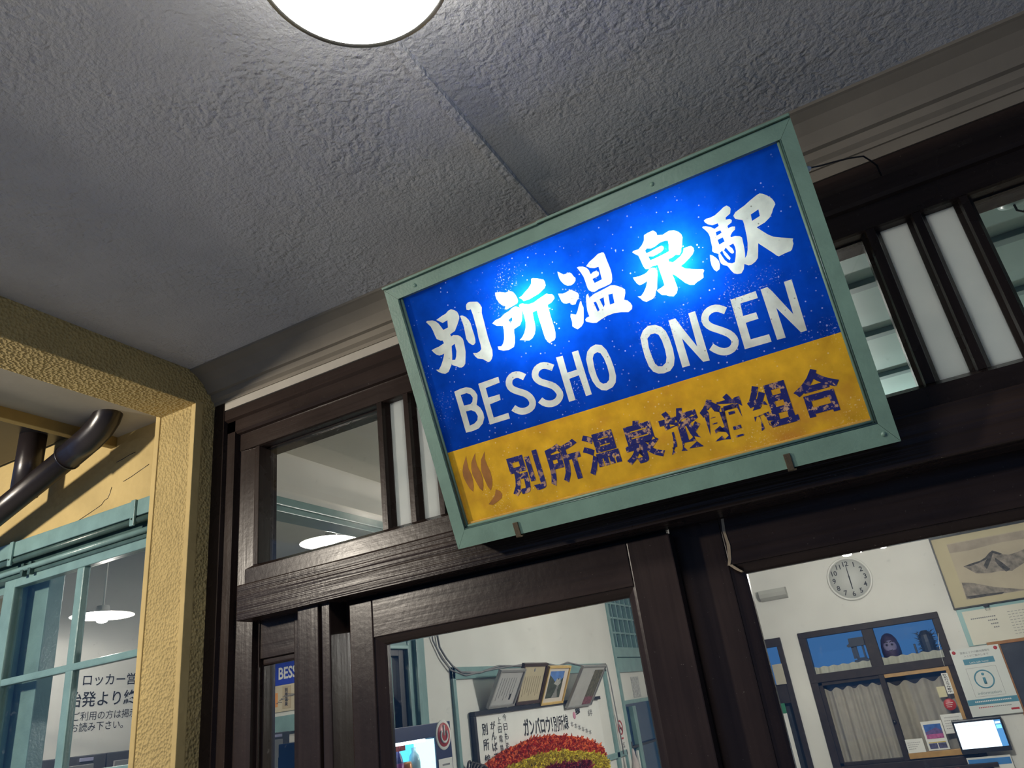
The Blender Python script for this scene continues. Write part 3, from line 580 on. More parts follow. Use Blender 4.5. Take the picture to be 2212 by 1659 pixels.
# ------------------------------------------------------------------ station sign
GL = json.loads('''{"betsu":[[[[-0.3788,0.5378],[-0.3605,0.5422],[-0.3501,0.5436],[-0.3423,0.5478],[-0.3334,0.549],[-0.327,0.5449],[-0.3206,0.5389],[-0.3187,0.5339],[-0.3178,0.526],[-0.3195,0.521],[-0.326,0.512],[-0.3395,0.4966],[-0.354,0.4934],[-0.3531,0.4875],[-0.347,0.4889],[-0.3345,0.4843],[-0.3297,0.4796],[-0.3257,0.4726],[-0.3253,0.4656],[-0.3265,0.4536],[-0.3283,0.4405],[-0.3376,0.415],[-0.3428,0.4105],[-0.3496,0.4089],[-0.3559,0.4112],[-0.3614,0.4158],[-0.3719,0.4223],[-0.3721,0.4261],[-0.3739,0.4229],[-0.3783,0.418],[-0.3868,0.4095],[-0.3966,0.4081],[-0.404,0.4117],[-0.4121,0.4174],[-0.4176,0.4249],[-0.4096,0.4229],[-0.4017,0.4293],[-0.3934,0.4392],[-0.3871,0.4485],[-0.3838,0.455],[-0.3906,0.454],[-0.3976,0.4544],[-0.4042,0.4585],[-0.4098,0.4654],[-0.4138,0.473],[-0.4047,0.4744],[-0.3915,0.4751],[-0.3767,0.4784],[-0.3779,0.4857],[-0.3832,0.4869],[-0.3922,0.4943],[-0.3939,0.5025],[-0.3953,0.5156],[-0.3983,0.5281],[-0.4068,0.5418],[-0.4033,0.5438],[-0.3886,0.54],[-0.3805,0.534],[-0.3755,0.5272],[-0.3727,0.5206],[-0.368,0.5089],[-0.3546,0.5106],[-0.3505,0.5274],[-0.3647,0.5254]],[[-0.359,0.4656],[-0.3496,0.4682],[-0.3502,0.4602],[-0.3506,0.4504],[-0.3554,0.4382],[-0.3604,0.4317],[-0.3682,0.4336],[-0.3648,0.4437],[-0.362,0.4553]]],[[[-0.3157,0.5259],[-0.3097,0.5251],[-0.3021,0.5187],[-0.2969,0.5094],[-0.2945,0.4999],[-0.2948,0.4864],[-0.2943,0.4714],[-0.2948,0.4616],[-0.2967,0.4536],[-0.3021,0.4499],[-0.3066,0.4508],[-0.3137,0.4587],[-0.3171,0.4691],[-0.3156,0.4823],[-0.3139,0.4979],[-0.3144,0.513]]],[[[-0.2917,0.5461],[-0.2867,0.5487],[-0.2811,0.5488],[-0.2626,0.5426],[-0.2581,0.5354],[-0.2556,0.5265],[-0.2598,0.5138],[-0.2602,0.4979],[-0.2612,0.4786],[-0.2623,0.4569],[-0.262,0.4372],[-0.2611,0.4234],[-0.2641,0.411],[-0.2689,0.404],[-0.2742,0.4002],[-0.2797,0.3999],[-0.2848,0.4048],[-0.2899,0.4101],[-0.3029,0.4162],[-0.3076,0.4227],[-0.3107,0.4323],[-0.3013,0.4292],[-0.2926,0.4307],[-0.2873,0.4345],[-0.2858,0.4451],[-0.286,0.4612],[-0.2835,0.4813],[-0.2831,0.5009],[-0.2829,0.5182],[-0.284,0.5316],[-0.2897,0.5311],[-0.2949,0.5342],[-0.2938,0.5419]]]],"tokoro":[[[[-0.213,0.547],[-0.2081,0.5458],[-0.2,0.5438],[-0.1887,0.5381],[-0.1783,0.5376],[-0.1705,0.5333],[-0.1664,0.524],[-0.165,0.5162],[-0.1648,0.5101],[-0.168,0.5052],[-0.1778,0.5032],[-0.1874,0.5018],[-0.1971,0.5004],[-0.2022,0.5028],[-0.1979,0.508],[-0.2059,0.5139],[-0.2113,0.5219],[-0.2145,0.5322],[-0.2146,0.5408]]],[[[-0.1194,0.5453],[-0.1154,0.5458],[-0.1037,0.5406],[-0.0919,0.5339],[-0.0903,0.5273],[-0.0912,0.5199],[-0.0948,0.5153],[-0.1044,0.5111],[-0.1131,0.5077],[-0.1251,0.506],[-0.1374,0.5039],[-0.1519,0.5046],[-0.1547,0.5101],[-0.1608,0.5153],[-0.1524,0.5171],[-0.1445,0.5215],[-0.1321,0.5278],[-0.1218,0.536]]],[[[-0.242,0.4819],[-0.2322,0.4865],[-0.2186,0.4873],[-0.2062,0.4927],[-0.1936,0.4949],[-0.1831,0.4991],[-0.175,0.4996],[-0.1675,0.4948],[-0.1636,0.4868],[-0.1642,0.4791],[-0.1693,0.4653],[-0.1769,0.4559],[-0.194,0.4515],[-0.1964,0.4444],[-0.1974,0.4351],[-0.2018,0.4209],[-0.2073,0.4131],[-0.2213,0.4104],[-0.235,0.4131],[-0.2457,0.4191],[-0.2458,0.427],[-0.2366,0.4246],[-0.2304,0.4292],[-0.2251,0.4372],[-0.2219,0.447],[-0.2192,0.4571],[-0.2182,0.4683],[-0.2328,0.4726]],[[-0.2012,0.4757],[-0.1906,0.4799],[-0.1914,0.4723],[-0.1984,0.4681]]],[[[-0.1664,0.498],[-0.1622,0.5011],[-0.1567,0.5],[-0.1434,0.4932],[-0.1308,0.4925],[-0.1196,0.4957],[-0.1099,0.4982],[-0.1017,0.5],[-0.0949,0.5016],[-0.0898,0.498],[-0.0829,0.4961],[-0.0802,0.491],[-0.0802,0.4851],[-0.0897,0.479],[-0.1004,0.4769],[-0.1007,0.4663],[-0.1012,0.4511],[-0.1009,0.4368],[-0.1007,0.4238],[-0.1017,0.4111],[-0.1046,0.4015],[-0.109,0.3965],[-0.1166,0.3961],[-0.1213,0.3932],[-0.1255,0.3979],[-0.1287,0.4072],[-0.1291,0.4216],[-0.1289,0.4358],[-0.129,0.4513],[-0.1286,0.4643],[-0.1279,0.4742],[-0.1398,0.473],[-0.1413,0.4604],[-0.1421,0.4463],[-0.1444,0.4351],[-0.1496,0.425],[-0.1578,0.4176],[-0.1663,0.4151],[-0.1757,0.4182],[-0.1813,0.4207],[-0.1889,0.4232],[-0.1802,0.4281],[-0.1727,0.4352],[-0.1659,0.4461],[-0.1624,0.4569],[-0.161,0.4708],[-0.1614,0.4818],[-0.1631,0.4884]]]],"on":[[[[-0.0551,0.5392],[-0.0503,0.5342],[-0.0435,0.5277],[-0.0366,0.5277],[-0.0299,0.5274],[-0.0257,0.5236],[-0.0233,0.5162],[-0.0202,0.5112],[-0.0221,0.5054],[-0.0276,0.5009],[-0.035,0.4991],[-0.0426,0.5009],[-0.0499,0.5078],[-0.0541,0.5159],[-0.0559,0.5231],[-0.056,0.5323]]],[[[-0.0691,0.4919],[-0.059,0.4882],[-0.0507,0.4885],[-0.0378,0.4903],[-0.0306,0.4832],[-0.0249,0.4778],[-0.0244,0.4712],[-0.0281,0.466],[-0.0336,0.4615],[-0.0381,0.456],[-0.0445,0.457],[-0.0484,0.4597],[-0.0485,0.4636],[-0.057,0.4647],[-0.0636,0.4677],[-0.0666,0.4733],[-0.0682,0.4831]]],[[[-0.0257,0.4587],[-0.0233,0.4578],[-0.024,0.4516],[-0.0226,0.4434],[-0.0273,0.4269],[-0.0331,0.4109],[-0.0396,0.4053],[-0.0502,0.4019],[-0.0553,0.4069],[-0.0597,0.4122],[-0.0573,0.4218],[-0.0575,0.4336],[-0.0548,0.4398],[-0.0438,0.434],[-0.0376,0.4409],[-0.0318,0.4505]]],[[[-0.0103,0.5315],[-0.0055,0.5319],[0.003,0.529],[0.0104,0.523],[0.0137,0.5166],[0.0142,0.51],[0.015,0.5064],[0.022,0.5096],[0.0285,0.5091],[0.0332,0.5054],[0.0329,0.5004],[0.0299,0.497],[0.0154,0.4953],[0.0175,0.4853],[0.0353,0.4873],[0.0365,0.5157],[0.0268,0.5162],[0.0175,0.5203],[0.0103,0.5269],[0.0204,0.5334],[0.0324,0.5378],[0.0432,0.5427],[0.0524,0.5427],[0.0565,0.5411],[0.0578,0.5351],[0.058,0.5254],[0.0592,0.5109],[0.0599,0.4992],[0.0593,0.4892],[0.057,0.4799],[0.0536,0.4735],[0.0491,0.4713],[0.0369,0.4701],[0.0224,0.4696],[0.0152,0.4678],[0.0111,0.4673],[0.0052,0.4697],[0.0003,0.4751],[-0.0012,0.4808],[-0.0013,0.4886],[-0.0015,0.4964],[-0.0021,0.507],[-0.0049,0.5171]]],[[[-0.0045,0.4685],[-0.004,0.4638],[-0.0037,0.4585],[0.0084,0.4632],[0.0221,0.4646],[0.0356,0.4661],[0.0493,0.4681],[0.0576,0.4656],[0.065,0.4604],[0.0721,0.4546],[0.0766,0.4486],[0.075,0.4416],[0.0683,0.4288],[0.0747,0.4246],[0.0793,0.4173],[0.0809,0.4104],[0.0782,0.4039],[0.0688,0.4002],[0.0538,0.4055],[0.038,0.4085],[0.0223,0.4083],[0.0083,0.4055],[-0.0048,0.4017],[-0.0133,0.404],[-0.0267,0.4119],[-0.0272,0.4166],[-0.0229,0.4196],[-0.016,0.4204],[-0.0168,0.4323],[-0.0149,0.4445],[-0.0116,0.4588],[-0.0084,0.4667]],[[0.0022,0.4461],[0.0081,0.4459],[0.0101,0.4254],[0.005,0.4239]],[[0.0173,0.4478],[0.027,0.4494],[0.0244,0.4331],[0.0202,0.4282]],[[0.0386,0.4509],[0.0481,0.4501],[0.0459,0.4292],[0.0355,0.4291]]]],"sen":[[[[0.1498,0.5436],[0.1587,0.5454],[0.1706,0.546],[0.1757,0.5398],[0.1759,0.5332],[0.1864,0.5296],[0.1951,0.5315],[0.2024,0.5327],[0.2118,0.5297],[0.219,0.5236],[0.2231,0.5167],[0.2235,0.5096],[0.2187,0.4975],[0.2139,0.4877],[0.2116,0.4821],[0.2068,0.4776],[0.1998,0.4809],[0.1908,0.4779],[0.1826,0.4775],[0.182,0.4719],[0.1897,0.4672],[0.1973,0.4695],[0.2078,0.4737],[0.2155,0.48],[0.2188,0.4869],[0.2257,0.4872],[0.2344,0.4861],[0.2379,0.4812],[0.2374,0.475],[0.2323,0.4689],[0.2227,0.4633],[0.2106,0.4574],[0.2017,0.4544],[0.2094,0.4463],[0.2212,0.4407],[0.232,0.436],[0.2431,0.4321],[0.2444,0.429],[0.2406,0.4241],[0.2388,0.4156],[0.2315,0.4131],[0.2244,0.4117],[0.2165,0.4082],[0.2084,0.4109],[0.2005,0.4182],[0.1936,0.4289],[0.1874,0.4382],[0.18,0.4474],[0.1816,0.4345],[0.1821,0.4215],[0.182,0.4122],[0.1778,0.4044],[0.1695,0.3998],[0.1614,0.4033],[0.1558,0.4077],[0.1475,0.4107],[0.1436,0.4168],[0.1391,0.4249],[0.1485,0.425],[0.1589,0.4283],[0.1589,0.443],[0.1587,0.4572],[0.1586,0.4732],[0.1561,0.4747],[0.1457,0.4751],[0.1379,0.4727],[0.1314,0.4746],[0.1288,0.4815],[0.1276,0.4927],[0.1257,0.5071],[0.1198,0.513],[0.1155,0.5183],[0.1179,0.5203],[0.1303,0.5197],[0.1392,0.5252],[0.1464,0.533]],[[0.142,0.5116],[0.1473,0.5152],[0.155,0.5118],[0.1647,0.5128],[0.1764,0.5165],[0.1869,0.5165],[0.1937,0.5143],[0.1921,0.5032],[0.189,0.4921],[0.1763,0.4905],[0.1619,0.489],[0.1463,0.4881],[0.1447,0.498],[0.1542,0.4944],[0.1639,0.4954],[0.1752,0.498],[0.1797,0.501],[0.1806,0.5059],[0.1775,0.5089],[0.1705,0.5087],[0.1606,0.5073],[0.1507,0.5058],[0.1435,0.5054]]],[[[0.1003,0.4671],[0.1128,0.4649],[0.1248,0.4652],[0.1325,0.467],[0.1386,0.4713],[0.1449,0.4724],[0.151,0.4695],[0.1535,0.4627],[0.1513,0.454],[0.1454,0.4373],[0.1412,0.4259],[0.1378,0.4225],[0.134,0.4144],[0.1272,0.4097],[0.1125,0.4079],[0.1057,0.4127],[0.1028,0.4185],[0.0977,0.4251],[0.1057,0.424],[0.1136,0.4301],[0.1209,0.4381],[0.1275,0.4493],[0.1166,0.4468],[0.1093,0.4465],[0.105,0.4517],[0.1018,0.4606]]]],"eki":[[[[0.3308,0.5129],[0.336,0.5182],[0.3453,0.5213],[0.3569,0.5246],[0.3704,0.5303],[0.3848,0.5354],[0.3908,0.5362],[0.3961,0.5331],[0.4027,0.5266],[0.4091,0.5177],[0.4116,0.5092],[0.4116,0.5043],[0.405,0.4972],[0.4006,0.4904],[0.3938,0.4833],[0.3829,0.4778],[0.3657,0.4743],[0.3737,0.463],[0.381,0.4532],[0.3898,0.4448],[0.3996,0.4397],[0.4103,0.4342],[0.4225,0.4282],[0.4203,0.4248],[0.4201,0.4187],[0.4143,0.4088],[0.4108,0.4066],[0.4017,0.4064],[0.3876,0.4045],[0.384,0.4077],[0.3794,0.415],[0.3706,0.4271],[0.3589,0.4434],[0.3543,0.4285],[0.3496,0.4154],[0.3434,0.4104],[0.3342,0.4071],[0.3286,0.4079],[0.3221,0.4135],[0.3179,0.4039],[0.3113,0.3977],[0.3033,0.3988],[0.2975,0.4028],[0.2939,0.4104],[0.2914,0.4177],[0.2892,0.4223],[0.2831,0.4258],[0.2799,0.4309],[0.279,0.4375],[0.2798,0.4461],[0.2812,0.4506],[0.2735,0.4567],[0.2709,0.4603],[0.2736,0.4687],[0.2745,0.4811],[0.2757,0.4908],[0.2746,0.4989],[0.2709,0.5067],[0.2669,0.5135],[0.2687,0.5153],[0.2743,0.5136],[0.2825,0.5085],[0.2889,0.502],[0.2982,0.5046],[0.2982,0.5103],[0.2868,0.5105],[0.2788,0.5163],[0.275,0.5217],[0.2739,0.5259],[0.2788,0.5278],[0.2871,0.527],[0.2971,0.5279],[0.3081,0.5323],[0.318,0.537],[0.3249,0.538],[0.3297,0.5322],[0.3302,0.5282],[0.3264,0.5197],[0.3161,0.5157],[0.3147,0.5112],[0.3227,0.5099],[0.3257,0.5061],[0.3237,0.5019],[0.3142,0.4982],[0.3139,0.4933],[0.3224,0.4936],[0.3276,0.4915],[0.3259,0.4859],[0.3189,0.4824],[0.3136,0.477],[0.3138,0.4738],[0.322,0.4736],[0.3303,0.4697],[0.3336,0.4653],[0.3327,0.4569],[0.3317,0.446],[0.3298,0.4343],[0.3269,0.4242],[0.3316,0.4286],[0.3363,0.438],[0.3404,0.4513],[0.3427,0.4642],[0.3442,0.4785],[0.3453,0.4894],[0.3451,0.4982],[0.3371,0.5027],[0.3323,0.5065]],[[0.3629,0.5028],[0.3794,0.5072],[0.3778,0.4935],[0.3612,0.4898]],[[0.2891,0.495],[0.2988,0.4949],[0.2995,0.4895],[0.2885,0.487]],[[0.2876,0.4785],[0.2988,0.4797],[0.2996,0.4706],[0.288,0.4682]],[[0.2841,0.452],[0.2898,0.4548],[0.2906,0.4457],[0.2945,0.4354],[0.2979,0.4309],[0.3007,0.4342],[0.2973,0.4443],[0.293,0.4536],[0.298,0.4579],[0.3027,0.4461],[0.306,0.4416],[0.3098,0.442],[0.3108,0.4454],[0.3094,0.4522],[0.3049,0.459],[0.3143,0.4604],[0.3154,0.4524],[0.3145,0.444],[0.3105,0.433],[0.3057,0.4235],[0.3002,0.4231],[0.2931,0.4271],[0.2885,0.4352]]],[[[0.2645,0.4552],[0.2694,0.4514],[0.2744,0.4443],[0.2775,0.4368],[0.2769,0.4282],[0.2736,0.4206],[0.2668,0.4181],[0.263,0.4234],[0.2611,0.4329],[0.2616,0.4429]]]],"B":[[[[-0.3867,0.3602],[-0.3692,0.3621],[-0.3531,0.3614],[-0.3411,0.3556],[-0.3339,0.3462],[-0.3307,0.335],[-0.3338,0.3257],[-0.3399,0.3141],[-0.3327,0.3048],[-0.3291,0.2915],[-0.33,0.2796],[-0.3381,0.2676],[-0.3522,0.2594],[-0.3688,0.2579],[-0.3871,0.2589]],[[-0.3728,0.3477],[-0.3564,0.3479],[-0.3479,0.3422],[-0.3441,0.3328],[-0.3482,0.3238],[-0.3553,0.3198],[-0.3721,0.3216]],[[-0.3716,0.307],[-0.3576,0.306],[-0.3483,0.2992],[-0.3451,0.288],[-0.3492,0.279],[-0.359,0.2736],[-0.3722,0.2722]]]],"E":[[[[-0.3203,0.3595],[-0.2659,0.3599],[-0.2667,0.346],[-0.3048,0.3445],[-0.3056,0.3213],[-0.2756,0.3204],[-0.2771,0.3071],[-0.3064,0.3052],[-0.3069,0.2729],[-0.2678,0.2732],[-0.2678,0.2596],[-0.3212,0.2601]]]],"S1":[[[[-0.1978,0.3445],[-0.2033,0.3497],[-0.2116,0.3558],[-0.2211,0.3588],[-0.2304,0.359],[-0.2393,0.3565],[-0.2469,0.3512],[-0.2518,0.3436],[-0.2539,0.335],[-0.2525,0.3264],[-0.2481,0.3186],[-0.2414,0.3124],[-0.2341,0.3072],[-0.2266,0.3025],[-0.2203,0.2983],[-0.216,0.2941],[-0.2129,0.2899],[-0.211,0.2851],[-0.2104,0.2811],[-0.2114,0.2781],[-0.2132,0.2758],[-0.2164,0.2743],[-0.2212,0.2732],[-0.2264,0.2731],[-0.2313,0.274],[-0.2354,0.2759],[-0.2393,0.2786],[-0.2429,0.2822],[-0.2456,0.2854],[-0.2586,0.276],[-0.2554,0.2722],[-0.2503,0.2673],[-0.2439,0.2629],[-0.2362,0.2595],[-0.2275,0.2579],[-0.2188,0.2581],[-0.2103,0.2601],[-0.2024,0.2643],[-0.1968,0.2712],[-0.1942,0.2796],[-0.1951,0.2883],[-0.1983,0.2965],[-0.2033,0.3036],[-0.2097,0.3098],[-0.2174,0.315],[-0.2246,0.3196],[-0.2307,0.3239],[-0.2349,0.3276],[-0.2366,0.3308],[-0.2372,0.3338],[-0.2362,0.3375],[-0.2343,0.3407],[-0.2314,0.3426],[-0.2275,0.3437],[-0.2234,0.3436],[-0.2194,0.3425],[-0.214,0.3384],[-0.2093,0.3339]]]],"S2":[[[[-0.1265,0.3446],[-0.1324,0.3491],[-0.1404,0.3543],[-0.1483,0.3577],[-0.157,0.359],[-0.1661,0.3576],[-0.1745,0.3539],[-0.1808,0.3478],[-0.1847,0.3408],[-0.1861,0.3334],[-0.1847,0.3259],[-0.1809,0.3189],[-0.1751,0.3125],[-0.1677,0.3072],[-0.1603,0.3025],[-0.1535,0.2981],[-0.1483,0.2938],[-0.1449,0.2888],[-0.1425,0.2833],[-0.1415,0.2799],[-0.1416,0.2783],[-0.1436,0.2754],[-0.1468,0.2726],[-0.1504,0.2711],[-0.1546,0.2704],[-0.1589,0.2706],[-0.1633,0.2716],[-0.1675,0.2736],[-0.1711,0.2761],[-0.1742,0.2797],[-0.1765,0.2831],[-0.19,0.2749],[-0.1871,0.2708],[-0.1822,0.2653],[-0.1758,0.2608],[-0.1687,0.2575],[-0.161,0.2557],[-0.1532,0.2555],[-0.1454,0.2568],[-0.1379,0.2601],[-0.1314,0.2657],[-0.1267,0.2729],[-0.1258,0.2809],[-0.1276,0.288],[-0.1309,0.2956],[-0.1363,0.3035],[-0.1438,0.3098],[-0.1514,0.3149],[-0.1586,0.3195],[-0.1643,0.3234],[-0.1676,0.3271],[-0.1694,0.3304],[-0.1699,0.3329],[-0.1694,0.3353],[-0.1676,0.3386],[-0.1648,0.3414],[-0.1609,0.3431],[-0.1564,0.3439],[-0.1525,0.3432],[-0.148,0.3413],[-0.1416,0.3371],[-0.1362,0.333]]]],"H":[[[[-0.1176,0.3586],[-0.1014,0.3576],[-0.1024,0.3181],[-0.0793,0.318],[-0.0786,0.358],[-0.0634,0.3578],[-0.063,0.256],[-0.077,0.2561],[-0.0785,0.3048],[-0.1023,0.3039],[-0.1028,0.2549],[-0.1184,0.2553]]]],"O":[[[[-0.0521,0.3334],[-0.0443,0.3483],[-0.034,0.3555],[-0.0214,0.3574],[-0.0092,0.3521],[-0.0019,0.3382],[0.0015,0.318],[0.0025,0.2968],[0.0014,0.2782],[-0.0039,0.2647],[-0.0132,0.2571],[-0.0288,0.2543],[-0.0393,0.2584],[-0.0479,0.2687],[-0.0531,0.2837],[-0.0547,0.3035]],[[-0.037,0.3305],[-0.0315,0.3383],[-0.0229,0.3403],[-0.0166,0.3354],[-0.0128,0.3226],[-0.0112,0.3031],[-0.0123,0.2844],[-0.0165,0.2743],[-0.0238,0.2699],[-0.0315,0.2704],[-0.0373,0.2769],[-0.0397,0.2911],[-0.0396,0.3102]]]],"O2":[[[[0.0766,0.3402],[0.0868,0.3529],[0.0997,0.3586],[0.1148,0.3558],[0.1261,0.3475],[0.1322,0.3355],[0.1348,0.3187],[0.135,0.2948],[0.1326,0.2759],[0.1266,0.262],[0.116,0.2535],[0.1019,0.2524],[0.0908,0.2551],[0.0811,0.2625],[0.0755,0.2763],[0.0736,0.299],[0.0745,0.3208]],[[0.0907,0.3335],[0.0996,0.3395],[0.1094,0.3388],[0.1156,0.3331],[0.1184,0.3202],[0.119,0.3001],[0.1171,0.2829],[0.1122,0.2725],[0.1027,0.2676],[0.0946,0.2702],[0.09,0.2777],[0.0882,0.2942],[0.0876,0.3145]]]],"N":[[[[0.1443,0.3551],[0.159,0.355],[0.1674,0.3294],[0.184,0.2846],[0.1874,0.3559],[0.2017,0.3558],[0.1995,0.2493],[0.1858,0.2508],[0.1595,0.3104],[0.1584,0.2518],[0.142,0.2521]]]],"S3":[[[[0.2641,0.3417],[0.2591,0.3463],[0.2519,0.3517],[0.2442,0.3549],[0.2362,0.356],[0.2279,0.3549],[0.2201,0.3516],[0.2139,0.3461],[0.2096,0.3391],[0.2077,0.331],[0.2086,0.3224],[0.2126,0.3145],[0.2184,0.3077],[0.2254,0.302],[0.2326,0.2967],[0.24,0.2908],[0.2461,0.285],[0.2497,0.2798],[0.2515,0.2755],[0.2515,0.2724],[0.2506,0.2698],[0.2486,0.2671],[0.2459,0.2651],[0.2421,0.264],[0.2378,0.2639],[0.2342,0.2646],[0.2306,0.2663],[0.2267,0.2688],[0.2232,0.272],[0.2194,0.2763],[0.2164,0.2801],[0.205,0.2706],[0.2082,0.2664],[0.213,0.2611],[0.2181,0.2567],[0.2236,0.253],[0.2297,0.2503],[0.2366,0.2489],[0.2442,0.2493],[0.2519,0.2516],[0.2584,0.2563],[0.2631,0.2627],[0.2657,0.2703],[0.2654,0.2788],[0.2622,0.2872],[0.2568,0.2951],[0.2492,0.3023],[0.2412,0.3088],[0.234,0.3141],[0.2283,0.3187],[0.2246,0.3231],[0.2226,0.3268],[0.2224,0.3298],[0.2232,0.3329],[0.225,0.336],[0.2278,0.3385],[0.2319,0.3402],[0.2365,0.3409],[0.2407,0.3403],[0.2449,0.3386],[0.2502,0.3345],[0.2547,0.3304]]]],"E2":[[[[0.2749,0.3541],[0.3261,0.3543],[0.326,0.3395],[0.2911,0.3406],[0.2885,0.3147],[0.3143,0.3137],[0.3148,0.2998],[0.2894,0.3001],[0.2884,0.2652],[0.3246,0.264],[0.3247,0.2483],[0.2718,0.2498]]]],"N2":[[[[0.3358,0.354],[0.3492,0.3544],[0.3549,0.3442],[0.3789,0.2869],[0.3813,0.3533],[0.396,0.3531],[0.3931,0.2486],[0.3816,0.2484],[0.3528,0.3092],[0.352,0.2476],[0.3356,0.2484]]]],"steam":[[[[-0.4042,0.207],[-0.4062,0.1928],[-0.4074,0.1762],[-0.4044,0.1616],[-0.4046,0.1478],[-0.4069,0.133],[-0.4127,0.1207],[-0.4192,0.1299],[-0.4242,0.1466],[-0.4268,0.1627],[-0.4246,0.1745],[-0.4187,0.1869],[-0.4109,0.1972]]],[[[-0.3784,0.207],[-0.3828,0.1928],[-0.3831,0.176],[-0.3787,0.1581],[-0.3786,0.1428],[-0.3817,0.1283],[-0.3874,0.116],[-0.3935,0.1236],[-0.398,0.1415],[-0.4016,0.1593],[-0.4002,0.1743],[-0.3959,0.1871],[-0.3882,0.1973]]],[[[-0.3536,0.2042],[-0.3586,0.1879],[-0.3574,0.1709],[-0.3542,0.1548],[-0.355,0.1368],[-0.3596,0.1228],[-0.3672,0.1125],[-0.3715,0.1227],[-0.375,0.1434],[-0.3767,0.1591],[-0.3736,0.1751],[-0.369,0.1876],[-0.361,0.1962]]],[[[-0.3537,0.1122],[-0.3448,0.1062],[-0.3411,0.097],[-0.3454,0.089],[-0.359,0.0833],[-0.3723,0.0789],[-0.3829,0.0829],[-0.3698,0.0919],[-0.3607,0.0988]]]]}''')
TILT = math.atan2(0.2357, 0.606)
sg = thing('station_sign', 'tilted light box sign with white characters on blue above yellow, sage green frame', 'sign', (-0.407, -0.10, 2.1695), (TILT, 0, 0))
SW, SH, DEP = 0.486, 0.650, 0.070
PX, PB, PT, PM = 0.459, 0.041, 0.617, 0.226

def sheet(name, base, wear, stain, transl=0.5, r0=0.03):
    t = NT(name)
    v = t.coords()
    mott = t.noise(v, 18, 5)
    c = t.ramp(mott, [(0.28, tuple(x*0.72 for x in base)), (0.72, tuple(min(1, x*1.18) for x in base))])
    if stain is not None:
        big = t.ramp(t.noise(v, 5.5, 6, 0.65), [(0.52, (0, 0, 0)), (0.72, (1, 1, 1))])
        c = t.mixc(big, c, stain)
    # pin-holes and scuffs where the colour film has flaked off
    if wear is not None:
        vr = t.n('TexVoronoi', Scale=75.0); t.link(v, vr.inputs['Vector'])
        dot = t.ramp(vr.outputs['Distance'], [(0.09, (1, 1, 1)), (0.15, (0, 0, 0))])
        sel = t.ramp(t.noise(v, 11, 3), [(0.44, (0, 0, 0)), (0.56, (1, 1, 1))])
        m = t.n('Math', _operation='MULTIPLY'); t.link(dot, m.inputs[0]); t.link(sel, m.inputs[1])
        fine = t.ramp(t.noise(v, 230, 3), [(0.60, (0, 0, 0)), (0.66, (1, 1, 1))])
        patch = t.ramp(t.noise(v, 7.5, 5), [(0.56, (0, 0, 0)), (0.66, (1, 1, 1))])
        m2 = t.n('Math', _operation='MULTIPLY'); t.link(fine, m2.inputs[0]); t.link(patch, m2.inputs[1])
        m3 = t.n('Math', _operation='MAXIMUM'); t.link(m.outputs[0], m3.inputs[0]); t.link(m2.outputs[0], m3.inputs[1])
        c = t.mixc(m3.outputs[0], c, wear)
    d = t.n('BsdfDiffuse'); t.link(c, d.inputs[0])
    l = t.n('BsdfTranslucent'); t.link(c, l.inputs[0])
    g = t.n('BsdfGlossy', Roughness=0.12)
    bn = t.bump(t.noise(v, 140, 3), 0.12, 0.002)
    t.link(bn, g.inputs['Normal'])
    m1 = t.n('MixShader'); m1.inputs[0].default_value = transl
    t.link(d.outputs[0], m1.inputs[1]); t.link(l.outputs[0], m1.inputs[2])
    m2 = t.n('MixShader'); t.link(t.schlick(r0), m2.inputs[0])
    t.link(m1.outputs[0], m2.inputs[1]); t.link(g.outputs[0], m2.inputs[2])
    t.link(m2.outputs[0], t.out.inputs['Surface'])
    return t.m
S_BLUE = sheet('sign_blue_acrylic', (0.0015, 0.052, 0.42), (0.34, 0.36, 0.72), None, 0.5)
S_WHITE = sheet('sign_white_acrylic', (0.76, 0.74, 0.61), (0.30, 0.27, 0.20), None, 0.40)
S_YELLOW = sheet('sign_yellow_acrylic', (0.95, 0.54, 0.035), (0.95, 0.72, 0.28), (0.72, 0.34, 0.045), 0.36)
S_EDGE = paint('sign_yellow_edge_strip', (0.62, 0.34, 0.06), 0.35, 0.15, 30, 0.1)
S_GHOST = paint('sign_brown_ghost_print', (0.30, 0.12, 0.02), 0.4, 0.25, 25, 0.05)
def worn_navy():
    t = NT('sign_flaking_navy_film')
    v = t.coords()
    f = t.ramp(t.noise(v, 75, 6, 0.7), [(0.54, (0, 0, 0)), (0.57, (1, 1, 1))])
    big = t.n('TexNoise', Scale=7.0, Detail=2.0); t.link(v, big.inputs['Vector'])
    s = t.n('Math', _operation='MULTIPLY_ADD'); t.link(big.outputs['Fac'], s.inputs[0]); s.inputs[1].default_value = 1.5; s.inputs[2].default_value = -0.5
    add = t.n('Math', _operation='MULTIPLY'); t.link(f, add.inputs[0])
    k = t.ramp(big.outputs['Fac'], [(0.38, (0.15,)*3), (0.55, (1, 1, 1))]); t.link(k, add.inputs[1])
    c = t.mixc(add.outputs[0], (0.012, 0.016, 0.13), (0.56, 0.33, 0.17))
    t.pbr(c, 0.4, None, 0, 0.4)
    return t.m
S_NAVY = worn_navy()

